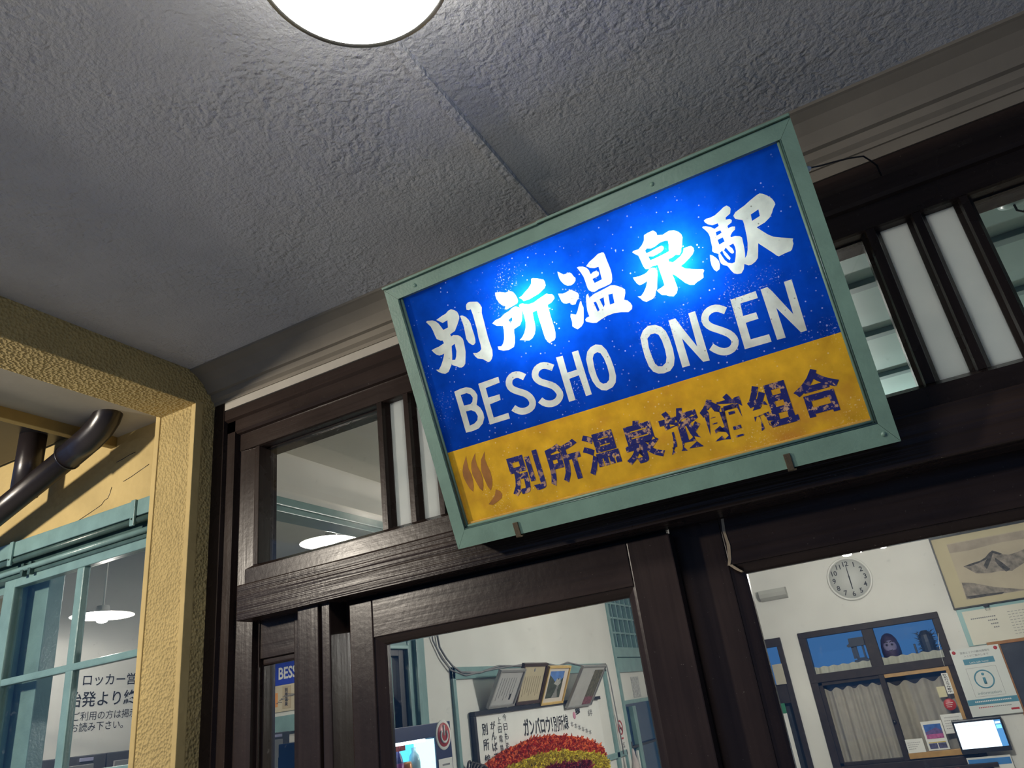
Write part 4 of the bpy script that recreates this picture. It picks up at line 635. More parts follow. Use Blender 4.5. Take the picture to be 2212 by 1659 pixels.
def face(name, loops, mat, parent, y):
    vs, fs = fill_loops(loops)
    return MB().raw([(v[0], y, v[1]) for v in vs], fs).build(name, mat, parent, fix=False)
rect = lambda x0, x1, z0, z1: [(x0, z0), (x1, z0), (x1, z1), (x0, z1)]
chars = ['betsu', 'tokoro', 'on', 'sen', 'eki', 'B', 'E', 'S1', 'S2', 'H', 'O', 'O2', 'N', 'S3', 'E2', 'N2']
loops = [rect(-PX, PX, PM, PT)]
for k in chars:
    for poly in GL[k]:
        loops += poly
face('blue_panel', loops, S_BLUE, sg, 0.004)
for k in chars:
    lp = []
    for poly in GL[k]:
        lp += poly
    face('character' if len(k) > 2 or k == 'on' else 'letter', lp, S_WHITE, sg, 0.004)
box('yellow_panel', S_YELLOW, sg, -PX, PX, 0.0035, 0.0045, PB-0.002, PM)
lp = []
for poly in GL['steam']:
    lp += poly
face('hot_spring_mark', lp, S_GHOST, sg, 0.0030)
for ch, cx in zip('別所温泉旅館組合', (-0.270, -0.172, -0.079, 0.012, 0.100, 0.190, 0.286, 0.376)):
    vs, fs = text_mesh(ch, 0.098, 0.0032)
    xs = [v[0] for v in vs]; ys = [v[1] for v in vs]
    w, h = max(xs)-min(xs), max(ys)-min(ys)
    mx, my = (max(xs)+min(xs))/2, (max(ys)+min(ys))/2
    MB().raw([((v[0]-mx)*0.086/w + cx, 0.0028, (v[1]-my)*0.092/h + 0.129) for v in vs], fs).build('painted_character', S_NAVY, sg, fix=False)
# peeled edge strips of the yellow sheet
box('edge_strip', S_EDGE, sg, -0.452, PX, -0.0005, 0.003, PB, PB+0.013, 0.001)
MB().prism([(-PX, 0.05), (-0.446, 0.052), (-0.447, 0.10), (-0.449, 0.15), (-0.453, 0.158), (-PX, 0.15)], 'y', -0.0005, 0.003).build('edge_strip', S_EDGE, sg)
# frame members, mitred look by overlap, with a raised lip along the top
def frame_bar(pts, name='frame_bar'):
    return MB().prism(pts, 'y', -0.012, DEP).build(name, SIGNGREEN, sg)
IX0, IX1, IZ0, IZ1 = -0.4555, 0.4585, 0.041, 0.617
E_ = 0.0006  # open mitre joints
frame_bar([(-SW+E_, 0), (SW-E_, 0), (IX1-E_, IZ0), (IX0+E_, IZ0)])
frame_bar([(-SW+E_, SH), (IX0+E_, IZ1), (IX1-E_, IZ1), (SW-E_, SH)])
frame_bar([(-SW, 0), (IX0, IZ0), (IX0, IZ1), (-SW, SH)])
frame_bar([(SW, 0), (SW, SH), (IX1, IZ1), (IX1, IZ0)])
for i, (x0, x1) in enumerate(((-SW, -0.06), (-0.062, SW))):
    box('top_lip', SIGNGREEN, sg, x0, x1, -0.020, 0.03, SH+0.0015*i, SH+0.006+0.0015*i, 0.0015)
for a, b in (((IX0, IZ0), (IX1, IZ0)), ((IX0, IZ0), (IX0, IZ1)), ((IX1, IZ0), (IX1, IZ1))):
    cx_, cz_ = 0.0, 0.33
    sx_, sz_ = (0.0, 0.0)
    if a[0] == b[0]:
        sx_ = -0.006 if a[0] > 0 else 0.006
    else:
        sz_ = 0.006
    MB().tube([(a[0]+sx_, -0.0035, a[1]+sz_), (b[0]+sx_, -0.0035, b[1]+sz_)], 0.0034, 8).build('glazing_bead', SIGNGREEN, sg)
    MB().tube([(a[0]+sx_*0.25, -0.0095, a[1]+sz_*0.25), (b[0]+sx_*0.25, -0.0095, b[1]+sz_*0.25)], 0.0021, 6).build('shadow_groove_line', TEAL_D, sg)  # dark paint stands in for the shadow groove between frame and bead
# box body behind the sheet, white inside, two bulbs
BOXW = paint('white_enamel_inside', (0.8, 0.8, 0.78), 0.6, 0.03, 6, 0.02)
box('back_plate', BOXW, sg, -SW+0.004, SW-0.004, DEP-0.004, DEP, 0.004, SH-0.004)
BULB = emitter('sign_bulb_glow', (0.80, 0.95, 1.0), 230.0)
for u, v in ((-0.135, 0.490), (0.185, 0.475)):
    MB().lathe([(0, -0.034), (0.012, -0.030), (0.019, -0.018), (0.020, -0.006), (0.014, 0.010), (0.011, 0.020), (0.0, 0.020)], (u, 0.037, v), 'z', 20).build('bulb', BULB, sg)
BRASS = paint('tarnished_brass_clip', (0.10, 0.075, 0.045), 0.5, 0.3, 40, 0.2, metal=0.6)
for x in (-0.322, 0.286):
    c = box('bottom_clip', BRASS, sg, x-0.0065, x+0.0065, -0.0165, -0.0125, -0.006, 0.029, 0.001)
    box('clip_foot', BRASS, c, x-0.0065, x+0.010, -0.0165, 0.03, -0.006, -0.0025, 0.001)
for x, z in ((0.462, 0.020), (-0.40, 0.632), (0.20, 0.634)):
    MB().lathe([(0, -0.0150), (0.0035, -0.0145), (0.005, -0.0120)], (x, 0, z), 'y', 12).build('screw', SIGNGREEN, sg)
MB().lathe([(0, 0.006), (0.004, 0.004), (0.006, 0.0), (0.006, -0.004), (0, -0.004)], (0.489, 0.03, 0.552), 'x', 10).build('side_screw', WHITE, sg)
cb = tag(MB().tube([(0.082, -0.262, 2.703), (0.105, -0.235, 2.716), (0.140, -0.19, 2.742), (0.17, -0.15, 2.764), (0.20, -0.11, 2.782), (0.214, -0.075, 2.788), (0.226, -0.045, 2.790), (0.232, -0.005, 2.786)], 0.0019, 8).build('sign_cable', BLACKISH), 'thin black cable from the sign edge to the head beam', 'cable')

# ------------------------------------------------------------------ waiting room shell
IZ = 2.853
ci = struct(box('ceiling_interior', CREAM, None, -3.7, 3.0, 0.12, 4.75, IZ, IZ+0.06), 'cream ceiling of the waiting room', 'ceiling')
for k in range(5):
    y0 = 0.20 + 0.43*k
    box('ceiling_board', TEALCEIL, ci, -0.95, 2.6, y0, y0+0.425, IZ-0.012, IZ, 0.002)
for y in (0.62, 1.035, 1.495, 1.92):
    box('ceiling_batten', TEALCEIL_D, ci, -0.95, 2.6, y-0.02, y+0.02, IZ-0.030, IZ-0.012, 0.002)
hk = tag(MB().lathe([(0, 0), (0.035, 0), (0.036, -0.008), (0.02, -0.016), (0.0, -0.018)], (0.545, 0.42, IZ-0.012), 'z', 20).build('ceiling_hook', TEALCEIL), 'small hook on a round plate under the teal ceiling boards', 'hook')
MB().tube([(0.545, 0.42, 2.825), (0.545, 0.42, 2.806), (0.556, 0.42, 2.796), (0.566, 0.42, 2.804), (0.565, 0.42, 2.812)], 0.003, 8).build('wire_loop', BLACKISH, hk)
struct(box('wall_right', CREAM, None, 3.0, 3.06, 0.1, 4.75, 0, IZ), 'cream side wall at the far end of the waiting room', 'wall')
bw = struct(MB().box(-2.0, -1.36, 4.70, 4.80, 0, IZ).box(-1.36, -0.95, 4.70, 4.80, 2.062, IZ).box(-0.95, -0.815, 4.70, 4.80, 0, IZ).box(-0.815, 0.17, 4.70, 4.80, 2.072, IZ).box(-0.815, 0.17, 4.70, 4.80, 0, 1.146).box(0.17, 3.0, 4.70, 4.80, 0, IZ).build('wall_back', CREAM), 'cream back wall of the waiting room', 'wall')

# left partition with the opening to the locker corner
XL = -2.0
wp = struct(MB().box(XL-0.08, XL, 0.10, 1.33, 2.657, IZ).box(XL-0.08, XL, 1.325, 3.80, 0, IZ).box(XL-0.08, XL, 3.80, 4.72, 2.60, IZ).build('wall_interior', CREAM), 'cream partition wall with the message board', 'wall')
op = thing('door_3', 'teal framed opening to the locker corner with a dark glazed door', 'door', kind='structure')
box('header', TEAL, op, XL-0.10, XL+0.015, 0.10, 1.34, 2.628, 2.662, 0.004)
box('header', TEAL, op, XL-0.10, XL+0.004, 0.10, 1.34, 2.606, 2.630, 0.003)
for a, b, d in ((1.222, 1.262, 0.0), (1.258, 1.284, 0.02), (1.28, 1.334, 0.012)):
    box('jamb', TEAL, op, XL-0.10, XL+d, a, b, 0, 2.61, 0.004)
box('lintel', TEAL, op, XL-0.08, XL-0.005, 0.42, 1.225, 2.125, 2.20, 0.003)
box('lintel', TEALCEIL, op, XL-0.08, XL+0.002, 0.42, 1.225, 2.112, 2.127, 0.003)
box('door_stile', BLACKISH, op, XL-0.06, XL-0.02, 1.178, 1.222, 0, 2.112, 0.002)
box('door_stile', BLACKISH, op, XL-0.06, XL-0.02, 0.62, 0.66, 0, 2.112, 0.002)
box('door_rail', BLACKISH, op, XL-0.06, XL-0.02, 0.66, 1.178, 2.085, 2.112, 0.002)
box('pane', GLASS, op, XL-0.042, XL-0.038, 0.66, 1.178, 0.1, 2.086)
box('door_backing', paint('grey_door_backing', (0.10, 0.105, 0.12), 0.8, 0.2, 5, 0.1), op, XL-0.09, XL-0.085, 0.64, 1.178, 0.0, 1.95)  # grey sheet added behind the pane to tone the door glass
box('light_strip', HONEY, op, XL-0.035, XL-0.03, 0.66, 1.13, 2.086, 2.098)
# teal panel mouldings on the partition
for a, b, c, d in ((1.548, 1.574, 0.0, 2.03), (3.505, 3.555, 0.0, 2.0), (1.548, 3.56, 1.975, 2.03), (1.548, 3.70, 1.435, 1.47), (3.68, 3.70, 0.0, 1.47)):
    box('panel_moulding', TEAL, wp, XL, XL+0.016, a, b, c, d, 0.003)
# glazed partition door with lattice above
w6 = thing('window_4', 'teal lattice window over a dark glazed door in the partition', 'window', kind='structure')
box('jamb', TEAL, w6, XL-0.06, XL+0.012, 3.79, 3.83, 0, 2.60, 0.003)
box('jamb', TEAL, w6, XL-0.06, XL+0.012, 4.62, 4.66, 0, 2.60, 0.003)
box('head', TEAL, w6, XL-0.06, XL+0.012, 3.79, 4.66, 2.56, 2.60, 0.003)
box('cross_rail', TEAL, w6, XL-0.06, XL+0.010, 3.83, 4.62, 2.072, 2.142, 0.003)
box('cross_rail', TEAL, w6, XL-0.06, XL+0.004, 3.83, 4.62, 1.966, 2.068, 0.003)
box('white_panel', CREAM, w6, XL-0.05, XL-0.012, 3.83, 4.62, 1.772, 1.967)
box('cross_rail', TEAL, w6, XL-0.06, XL+0.006, 3.83, 4.62, 1.748, 1.774, 0.003)
for y in (3.945, 4.055, 4.165, 4.275, 4.385, 4.495):
    box('lattice_bar', TEAL, w6, XL-0.04, XL-0.01, y-0.009, y+0.009, 2.14, 2.565, 0.002)
for z in (2.25, 2.36, 2.47):
    box('lattice_bar', TEAL, w6, XL-0.038, XL-0.012, 3.83, 4.62, z-0.007, z+0.007, 0.002)
box('pane', GLASS, w6, XL-0.046, XL-0.042, 3.83, 4.62, 2.14, 2.565)
box('pane', GLASS, w6, XL-0.046, XL-0.042, 3.83, 4.62, 0.1, 1.75)
box('door_bar', TEAL, w6, XL-0.04, XL-0.006, 4.02, 4.09, 0.1, 1.73, 0.003)
box('door_bar', BLACKISH, w6, XL-0.04, XL-0.008, 3.83, 4.62, 1.458, 1.474, 0.002)
box('door_pull', WHITE, w6, XL-0.01, XL+0.006, 3.93, 3.955, 1.30, 1.44, 0.003)
struct(box('wall_passage', paint('shade_dark_passage_wall', (0.14, 0.155, 0.15), 0.8, 0.2, 3, 0.1), None, -2.55, -2.5, 2.1, 9.0, 0, 2.9), 'passage wall coloured dark for shade behind the lattice window', 'wall')  # shade of the space behind the lattice is put into the wall colour
# locker corner
wk = struct(box('wall_locker_side', CREAM, None, -3.70, -3.60, 0.10, 2.10, 0, IZ), 'grey-lit wall above the lockers with black lettering', 'wall')
struct(MB().box(-3.6, -2.08, 2.0, 2.08, 0, IZ).build('wall_locker_end', CREAM), 'end wall of the locker corner behind the small blue poster', 'wall')
LOCK = (0, 1, 0), (0, 0, 1)
def letters(s, size, y, z, h, parent, x=-3.5985, bold=0.0):
    """lettering on a wall that faces +x, cap box scaled to height h"""
    vs, fs = text_mesh(s, size, bold)
    ys = [v[1] for v in vs]
    k = h/(max(ys)-min(ys))
    lay('lettering', ([((v[0])*k, (v[1]-min(ys))*k) for v in vs], fs), INK, parent, (x, y, z), *LOCK)
letters('ロッカー営業時間', 0.06, 0.775, 2.172, 0.056, wk, bold=0.0006)
letters('始発より終電まで', 0.06, 0.712, 2.078, 0.070, wk, bold=0.0006)
letters('ご利用の方は掲示をよく', 0.045, 0.744, 2.018, 0.040, wk)
letters('お読み下さい。', 0.045, 0.742, 1.970, 0.040, wk)

# ------------------------------------------------------------------ lockers
def locker(y0, y1, label):
    t = thing('locker', label, 'locker', group='grey coin lockers in the locker corner')
    box('body', GREYMETAL, t, -3.595, -3.20, y0, y1, 0, 1.86, 0.004)
    ym = y0+0.03
    LD = paint('locker_door_grey', (0.22, 0.22, 0.215), 0.45, 0.05, 10, 0.02)
    for z0, z1 in ((1.45, 1.825), (1.05, 1.43), (0.65, 1.03), (0.25, 0.63)):
        d = box('door', LD, t, -3.205, -3.190, ym, y1-0.06, z0, z1, 0.003)
        box('handle', BLACKISH, d, -3.192, -3.180, y1-0.11, y1-0.085, z0+0.10, z0+0.18, 0.002)
        box('keyhole_plate', CHROME, d, -3.192, -3.186, y1-0.11, y1-0.085, z0+0.20, z0+0.24, 0.002)
    box('badge', paint('locker_badge_lilac', (0.35, 0.35, 0.5), 0.4, 0.1, 30, 0.02), t, -3.202, -3.196, y1-0.12, y1-0.06, 1.836, 1.85, 0.001)
    return t
locker(0.12, 0.66, 'grey coin locker nearest the teal window')
locker(0.665, 1.205, 'grey coin locker in the middle of the row')
locker(1.21, 1.75, 'grey coin locker at the poster end of the row')

# little blue BESSHO poster board on the end wall
pb = thing('poster_board', 'small blue and cream BESSHO poster board above the lockers', 'poster', (-3.315, 1.985, 1.975))
S_PB = paint('poster_blue', (0.01, 0.04, 0.42), 0.4, 0.15, 12, 0.03)
S_CREAM = paint('poster_cream', (0.60, 0.52, 0.36), 0.5, 0.12, 10, 0.03)
box('board', S_CREAM, pb, -0.25, 0.35, 0, 0.012, 0, 0.15, 0.002)
box('blue_field', S_PB, pb, -0.265, 0.35, -0.002, 0.012, 0.15, 0.46, 0.002)
lay('lettering', text_mesh('BESSHO', 0.085, 0.002), WHITE, pb, (-0.20, -0.0035, 0.185), (1, 0, 0), (0, 0, 1), 0.9, 1.1)
lay('lettering', text_mesh('別所', 0.14, 0.003), WHITE, pb, (-0.25, -0.0035, 0.305), (1, 0, 0), (0, 0, 1))
box('ticket_label', paint('ticket_buff', (0.50, 0.40, 0.25), 0.6, 0.1, 10, 0.02), pb, -0.165, -0.10, -0.003, 0.0, 0.015, 0.14, 0.001)
lay('lettering', text_mesh('別\n所\n温\n泉', 0.026, 0.0006), INK, pb, (-0.146, -0.0042, 0.108), (1, 0, 0), (0, 0, 1))
for i in range(7):
    a = random.uniform(-0.6, 0.6)
    c = Vector((0.0-0.10*(i % 2)*2+0.02, -0.003, 0.08))
    MB().tube([(-0.215+0.013*i, -0.003, 0.05+0.008*i), (-0.20+0.03*i, -0.003, 0.055+0.006*i+0.02*a)], 0.0018, 5).build('ink_stroke', GREYINK, pb)
box('orange_print', paint('poster_orange', (0.75, 0.32, 0.08), 0.5, 0.1, 10, 0.02), pb, -0.245, -0.205, -0.001, 0.002, 0.03, 0.11, 0.001)
struct(MB().box(-3.6, -2.08, 1.93, 2.0, 1.86, 1.95, 0.004).build('trim_8', TEAL), 'teal rail under the small blue poster', 'rail')

# ------------------------------------------------------------------ vending machine
vm = thing('vending_machine', 'dark blue drink vending machine with lit display beside the teal opening', 'vending machine', (-1.84, 0.73, 0))
NAVY = paint('vending_navy', (0.01, 0.025, 0.10), 0.3, 0.1, 10, 0.02)
VX = 0.14  # front face, local
MB().box(-0.14, 0.13, -0.31, 0.317, 0, 1.24, 0.004).box(-0.14, 0.13, -0.31, 0.317, 1.756, 1.80, 0.004).box(-0.14, 0.07, -0.31, 0.317, 1.23, 1.76).box(0.06, 0.13, -0.31, -0.27, 1.23, 1.76).box(0.06, 0.13, 0.215, 0.317, 1.23, 1.76).build('cabinet', NAVY, vm)
MB().box(0.12, VX, -0.31, 0.317, 1.752, 1.80, 0.002).box(0.12, VX, 0.208, 0.317, 0.0, 1.752, 0.002).box(0.12, VX, -0.31, -0.26, 0, 1.752, 0.002).box(0.12, VX, -0.26, 0.208, 0, 1.25, 0.002).build('front_frame', NAVY, vm)
box('lit_backing', emitter('vending_cyan_light', (0.10, 0.62, 0.95), 2.2), vm, 0.070, 0.073, -0.27, 0.215, 1.24, 1.756)
box('side_light', emitter('vending_white_light', (0.55, 0.92, 1.0), 2.4), vm, 0.074, 0.134, 0.160, 0.208, 1.25, 1.748)
box('display_pane', GLASS, vm, VX-0.003, VX, -0.26, 0.208, 1.25, 1.752)
box('top_light', emitter('vending_top_tube', (0.8, 0.95, 1.0), 9.0), vm, 0.126, 0.134, -0.25, 0.15, 1.742, 1.752)
box('display_shelf', WHITE, vm, 0.076, 0.134, -0.26, 0.155, 1.552, 1.5595)
st = MB().lathe([(0, 0.003), (0.050, 0.003), (0.053, 0.001), (0.053, 0.0)], (VX, 0.262, 1.755), 'x', 36).build('round_sticker', WHITE, vm)
RED = paint('sticker_red', (0.42, 0.03, 0.03), 0.4, 0.08, 10, 0.02)
MB().lathe([(0, 0.0042), (0.041, 0.0042), (0.042, 0.003)], (VX, 0.262, 1.755), 'x', 36).build('red_disc', RED, st)
MB().tube([(VX+0.0048, 0.262+0.023*math.sin(a), 1.752+0.023*math.cos(a)) for a in [R(45+270*i/18) for i in range(19)]], 0.0045, 6).build('power_ring', WHITE, st)
MB().tube([(VX+0.0048, 0.262, 1.752), (VX+0.0048, 0.262, 1.788)], 0.0045, 6).build('power_bar', WHITE, st)
box('price_notice', WHITE, vm, VX, VX+0.002, 0.216, 0.310, 1.56, 1.674, 0.0005)
for i in range(3):
    box('notice_line', GREYINK, vm, VX+0.0015, VX+0.0026, 0.24, 0.29-0.01*i, 1.65-0.022*i, 1.656-0.022*i)
for y, w in ((-0.03, 0.03), (0.005, 0.03)):
    box('red_tag', RED, vm, 0.131, 0.137, y-w/2, y+w/2, 1.725, 1.742, 0.001)
COLA = paint('bottle_plum_label', (0.30, 0.03, 0.20), 0.25, 0.1, 20, 0.01)
COLAD = paint('bottle_dark_liquid', (0.06, 0.06, 0.22), 0.15, 0.5, 120, 0.1)
def bottle(y, label):
    o = thing('drink_bottle', label, 'bottle', (-1.738, 0.73+y, 1.56), group='plum labelled bottles in the vending machine')
    MB().lathe([(0, 0), (0.014, 0), (0.0155, 0.004), (0.0155, 0.096), (0.013, 0.112), (0.0065, 0.130), (0.006, 0.138), (0, 0.138)], seg=18).build('bottle', COLAD, o)
    MB().lathe([(0.0158, 0.050), (0.0161, 0.051), (0.0161, 0.099), (0.0150, 0.100)], seg=18).build('label', COLA, o)
    MB().lathe([(0.0072, 0.136), (0.0074, 0.137), (0.0074, 0.148), (0, 0.149)], seg=14).build('cap', WHITE, o)
    o.scale = (1.25, 1.25, 1.25)
    lay('lettering', text_mesh('Coca', 0.014, 0.0003), WHITE, o, (0.0167, -0.011, 0.072), (0, 1, 0), (0, 0, 1), 0.6, 1)
    return o
bottle(-0.080, 'plum labelled bottle next to the door edge in the lit display')
bottle(-0.030, 'plum labelled bottle in the middle of the lit display')
bottle(0.020, 'plum labelled bottle nearest the orange can')
cn = thing('drink_can', 'orange and red can beside the plum labelled bottles', 'can', (-1.738, 0.73+0.066, 1.5600))
MB().lathe([(0, 0), (0.015, 0), (0.017, 0.004), (0.017, 0.078), (0.014, 0.084), (0.0, 0.083)], seg=20).build('can_body', paint('can_orange', (0.62, 0.22, 0.05), 0.3, 0.1, 10, 0.01, metal=0.2), cn)
MB().lathe([(0.0172, 0.02), (0.0174, 0.021), (0.0174, 0.05), (0.0172, 0.051)], seg=20).build('band', RED, cn)
cn.scale = (1.3, 1.3, 1.5)
lc = thing('round_bottle', 'pale round bottle with leaf print beside the orange can', 'bottle', (-1.738, 0.73+0.118, 1.5600))
MB().lathe([(0, 0), (0.02, 0), (0.022, 0.005), (0.022, 0.10), (0.017, 0.118), (0.008, 0.128), (0.008, 0.14), (0, 0.14)], seg=20).build('bottle', paint('pale_drink', (0.45, 0.7, 0.8), 0.2, 0.05, 10, 0.01), lc)
MB().lathe([(0, 0.0), (0.006, 0.0), (0.011, 0.005), (0.0, 0.012)], (0.018, 0, 0.065), 'x', 16).build('leaf_print', paint('leaf_blue', (0.12, 0.3, 0.6), 0.4, 0.1, 10, 0.01), lc)
lc.scale = (1.0, 1.0, 1.2)

# ------------------------------------------------------------------ message board, wreath, frames
mbd = thing('message_board', 'white message board in a black frame covered with brushed greetings', 'board', (-1.995, 2.5, 0.75))
BL, BR, BZ = -0.815, 0.815, 1.075  # local extents, top of frame local z
box('backing', WHITE, mbd, 0.0, 0.012, BL+0.01, BR-0.01, 0.02, BZ-0.012)
box('frame_bar', BLACKISH, mbd, 0.0, 0.030, BL, BR, BZ-0.020, BZ, 0.002)
box('frame_bar', BLACKISH, mbd, 0.0, 0.022, BL, BR, 0.0, 0.022, 0.002)
box('frame_bar', BLACKISH, mbd, 0.0, 0.022, BL, BL+0.024, 0.0, BZ-0.02, 0.002)
def brush(s, y, z, w, h, bold, parent=mbd, mat=INK, x=0.0135, slant=0.0):
    vs, fs = text_mesh(s, 0.1, bold)
    xs = [v[0] for v in vs]; ys = [v[1] for v in vs]
    kx, ky = w/(max(xs)-min(xs)), h/(max(ys)-min(ys))
    lay('lettering', ([((v[0]-min(xs))*kx, (v[1]-min(ys))*ky + slant*(v[0]-min(xs))*kx) for v in vs], fs), mat, parent, (x, y, z), (0, 1, 0), (0, 0, 1))
brush('ガンバロウ！', 2.20-2.5, 0.925, 0.36, 0.085, 0.0022, slant=-0.02)
brush('別所線', 2.575-2.5, 0.915, 0.21, 0.085, 0.001)
for i, ch in enumerate('がんばろう'):
    brush(ch, 1.85-2.5, 0.985-0.048*i, 0.050, 0.036, 0.0012)
for i, ch in enumerate('別所線'):
    brush(ch, 1.765-2.5, 0.965-0.068*i, 0.056, 0.052, 0.0014)
for i, ch in enumerate('上田電鉄の'):
    brush(ch, 1.925-2.5, 1.005-0.042*i, 0.036, 0.030, 0.0003)
for i, ch in enumerate('今日も走る'):
    brush(ch, 1.985-2.5, 1.015-0.044*i, 0.038, 0.032, 0.0003)
for i in range(6):
    brush('本', 2.81-2.5+0.052*i, 0.925-0.013*i, 0.045, 0.030, 0.0, mat=GREYINK)
brush('夢', 2.90-2.5+0.01, 0.985, 0.07, 0.036, 0.004)
brush('絆', 3.10-2.5, 0.965, 0.075, 0.04, 0.0006, mat=GREYINK)
MB().lathe([(0, 0.001), (0.02, 0.001), (0.021, 0.0)], (0.0135, 2.885-2.5, 0.985), 'x', 14).build('pink_stamp', paint('pink_stamp', (0.6, 0.25, 0.35), 0.6, 0.2, 30, 0.02), mbd)
for y in (2.02, 1.906):
    box('ruled_line', GREYINK, mbd, 0.0128, 0.0134, y-2.5-0.03, y-2.5-0.0285, 0.80, 1.0)

wr = thing('paper_flower_wreath', 'big round wreath of red and yellow paper tufts in front of the message board', 'wreath', (-1.972, 2.45, 0.60))
def inside(pt_, poly):
    c = False
    for i in range(len(poly)):
        (x1, y1), (x2, y2) = poly[i], poly[i-1]
        if (y1 > pt_[1]) != (y2 > pt_[1]) and pt_[0] < (x2-x1)*(pt_[1]-y1)/(y2-y1)+x1:
            c = not c
    return c
def tufts(name, pts, x0, x, col, n):
    m = paint('tuft_'+name, col, 0.7, 0.45, 90, 0.1)
    poly = [(q[0]-2.45, q[1]-0.60) for q in pts]
    b = MB()
    b.prism(poly, 'x', x0, x)
    ys = [q[0] for q in poly]
    k = 0
    while k < n:
        q = (random.uniform(min(ys), max(ys)), random.uniform(0.72, 1.07))
        if not inside(q, poly):
            continue
        k += 1
        c = Vector((x, q[0], q[1]))
        d = Vector((random.uniform(0.15, 0.8), random.uniform(-1, 1), random.uniform(-1, 1))).normalized()
        s = d.cross(Vector((random.random(), random.random(), random.random()))).normalized()
        L = random.uniform(0.012, 0.026)
        p = c + d*L
        b.raw([tuple(c - s*0.005), tuple(c + s*0.005), tuple(p + s*0.003), tuple(p - s*0.003)], [(0, 1, 2, 3)])
    o = b.build(name, m, wr, fix=False)
    o['kind'] = 'stuff'
tufts('outer_ring', [(1.70, 1.55), (1.72, 1.592), (1.754, 1.597), (1.84, 1.617), (1.93, 1.633), (2.039, 1.642), (2.155, 1.655), (2.265, 1.659), (2.421, 1.659), (2.584, 1.647), (2.78, 1.627), (2.936, 1.602), (3.072, 1.574), (3.182, 1.538), (3.241, 1.508), (3.23, 1.2), (2.95, 0.8), (2.4, 0.65), (1.95, 0.8), (1.72, 1.2)], 0.0, 0.010, (0.78, 0.12, 0.01), 5600)
tufts('middle_ring', [(1.86, 1.545), (1.918, 1.559), (2.008, 1.564), (2.121, 1.573), (2.26, 1.578), (2.416, 1.577), (2.636, 1.561), (2.811, 1.542), (2.957, 1.521), (3.109, 1.494), (3.213, 1.469), (3.234, 1.438), (3.2, 1.2), (2.9, 0.9), (2.45, 0.75), (2.0, 0.9), (1.78, 1.2), (1.80, 1.46)], 0.010, 0.026, (0.75, 0.58, 0.02), 4600)
tufts('centre', [(2.26, 1.500), (2.32, 1.512), (2.438, 1.513), (2.579, 1.502), (2.73, 1.492), (2.818, 1.493), (2.893, 1.487), (2.917, 1.467), (2.90, 1.2), (2.6, 1.0), (2.3, 1.1), (2.2, 1.35)], 0.026, 0.040, (0.32, 0.012, 0.02), 2200)

def picture_frame(name, label, yc, zb, w, h, tilt, border, bcol, inner, bw_=0.012):
    t = thing(name, label, 'picture frame', (-1.968, yc, zb), (0, tilt, 0), group='framed certificates on the board frame')
    m = bcol
    for a in ((-w/2, w/2, 0, bw_), (-w/2, w/2, h-bw_, h), (-w/2, -w/2+bw_, bw_, h-bw_), (w/2-bw_, w/2, bw_, h-bw_)):
        box('border', m, t, -0.008, 0.010, a[0], a[1], a[2], a[3], 0.001)
    box('backing', inner, t, -0.006, 0.002, -w/2+0.004, w/2-0.004, 0.004, h-0.004)
    return t
SILV = paint('silver_frame', (0.35, 0.35, 0.34), 0.35, 0.08, 20, 0.02, metal=0.4)
f1 = picture_frame('certificate_frame', 'silver framed grey certificate, leftmost on the message board', 1.945, 1.832, 0.275, 0.195, 0.535, 0, SILV, paint('certificate_grey', (0.50, 0.50, 0.49), 0.5, 0.06, 10, 0.02))
for i in range(7):
    box('script_column', GREYINK, f1, 0.002, 0.0028, -0.085+0.026*i, -0.082+0.026*i, 0.035+0.012*(i % 3), 0.15)
box('seal', INK, f1, 0.002, 0.003, 0.055, 0.070, 0.035, 0.065, 0.001)
f2 = picture_frame('certificate_frame', 'dark brown framed cream certificate with a crest on top', 2.245, 1.832, 0.295, 0.215, 0.41, 0, paint('dark_brown_picture_frame', (0.05, 0.025, 0.015), 0.35, 0.15, 20, 0.03), paint('certificate_cream', (0.52, 0.45, 0.30), 0.5, 0.05, 10, 0.02), 0.016)
for i in range(8):
    box('script_column', paint('faded_ink', (0.28, 0.24, 0.16), 0.6, 0.2, 20, 0.01), f2, 0.002, 0.0028, -0.09+0.026*i, -0.087+0.026*i, 0.04+0.01*(i % 3), 0.145)
MB().lathe([(0, 0.001), (0.009, 0.001), (0.010, 0.0)], (0.002, 0.005, 0.178), 'x', 14).build('crest', GREYINK, f2)
f3 = picture_frame('photo_frame', 'pine framed photograph of a rocky peak under blue sky', 2.548, 1.815, 0.300, 0.215, 0.43, 0, paint('pale_pine_frame', (0.62, 0.42, 0.14), 0.4, 0.1, 20, 0.03), paint('photo_mount', (0.66, 0.60, 0.52), 0.6, 0.03, 10, 0.01))
box('photo_sky', paint('photo_sky', (0.10, 0.22, 0.55), 0.3, 0.35, 14, 0.01), f3, 0.002, 0.0026, -0.105, 0.085, 0.12, 0.185)
MB().prism([(-0.105, 0.035), (0.085, 0.035), (0.085, 0.15), (0.05, 0.13), (0.02, 0.145), (-0.02, 0.125), (-0.06, 0.145), (-0.105, 0.165)], 'x', 0.0024, 0.0030).build('photo_slopes', paint('photo_slopes', (0.06, 0.07, 0.045), 0.3, 0.6, 30, 0.01), f3)
MB().prism([(-0.03, 0.115), (0.0, 0.145), (0.02, 0.135), (0.04, 0.15), (0.06, 0.12), (0.03, 0.10)], 'x', 0.0028, 0.0034).build('photo_peak', paint('photo_peak', (0.42, 0.42, 0.38), 0.3, 0.3, 60, 0.01), f3)
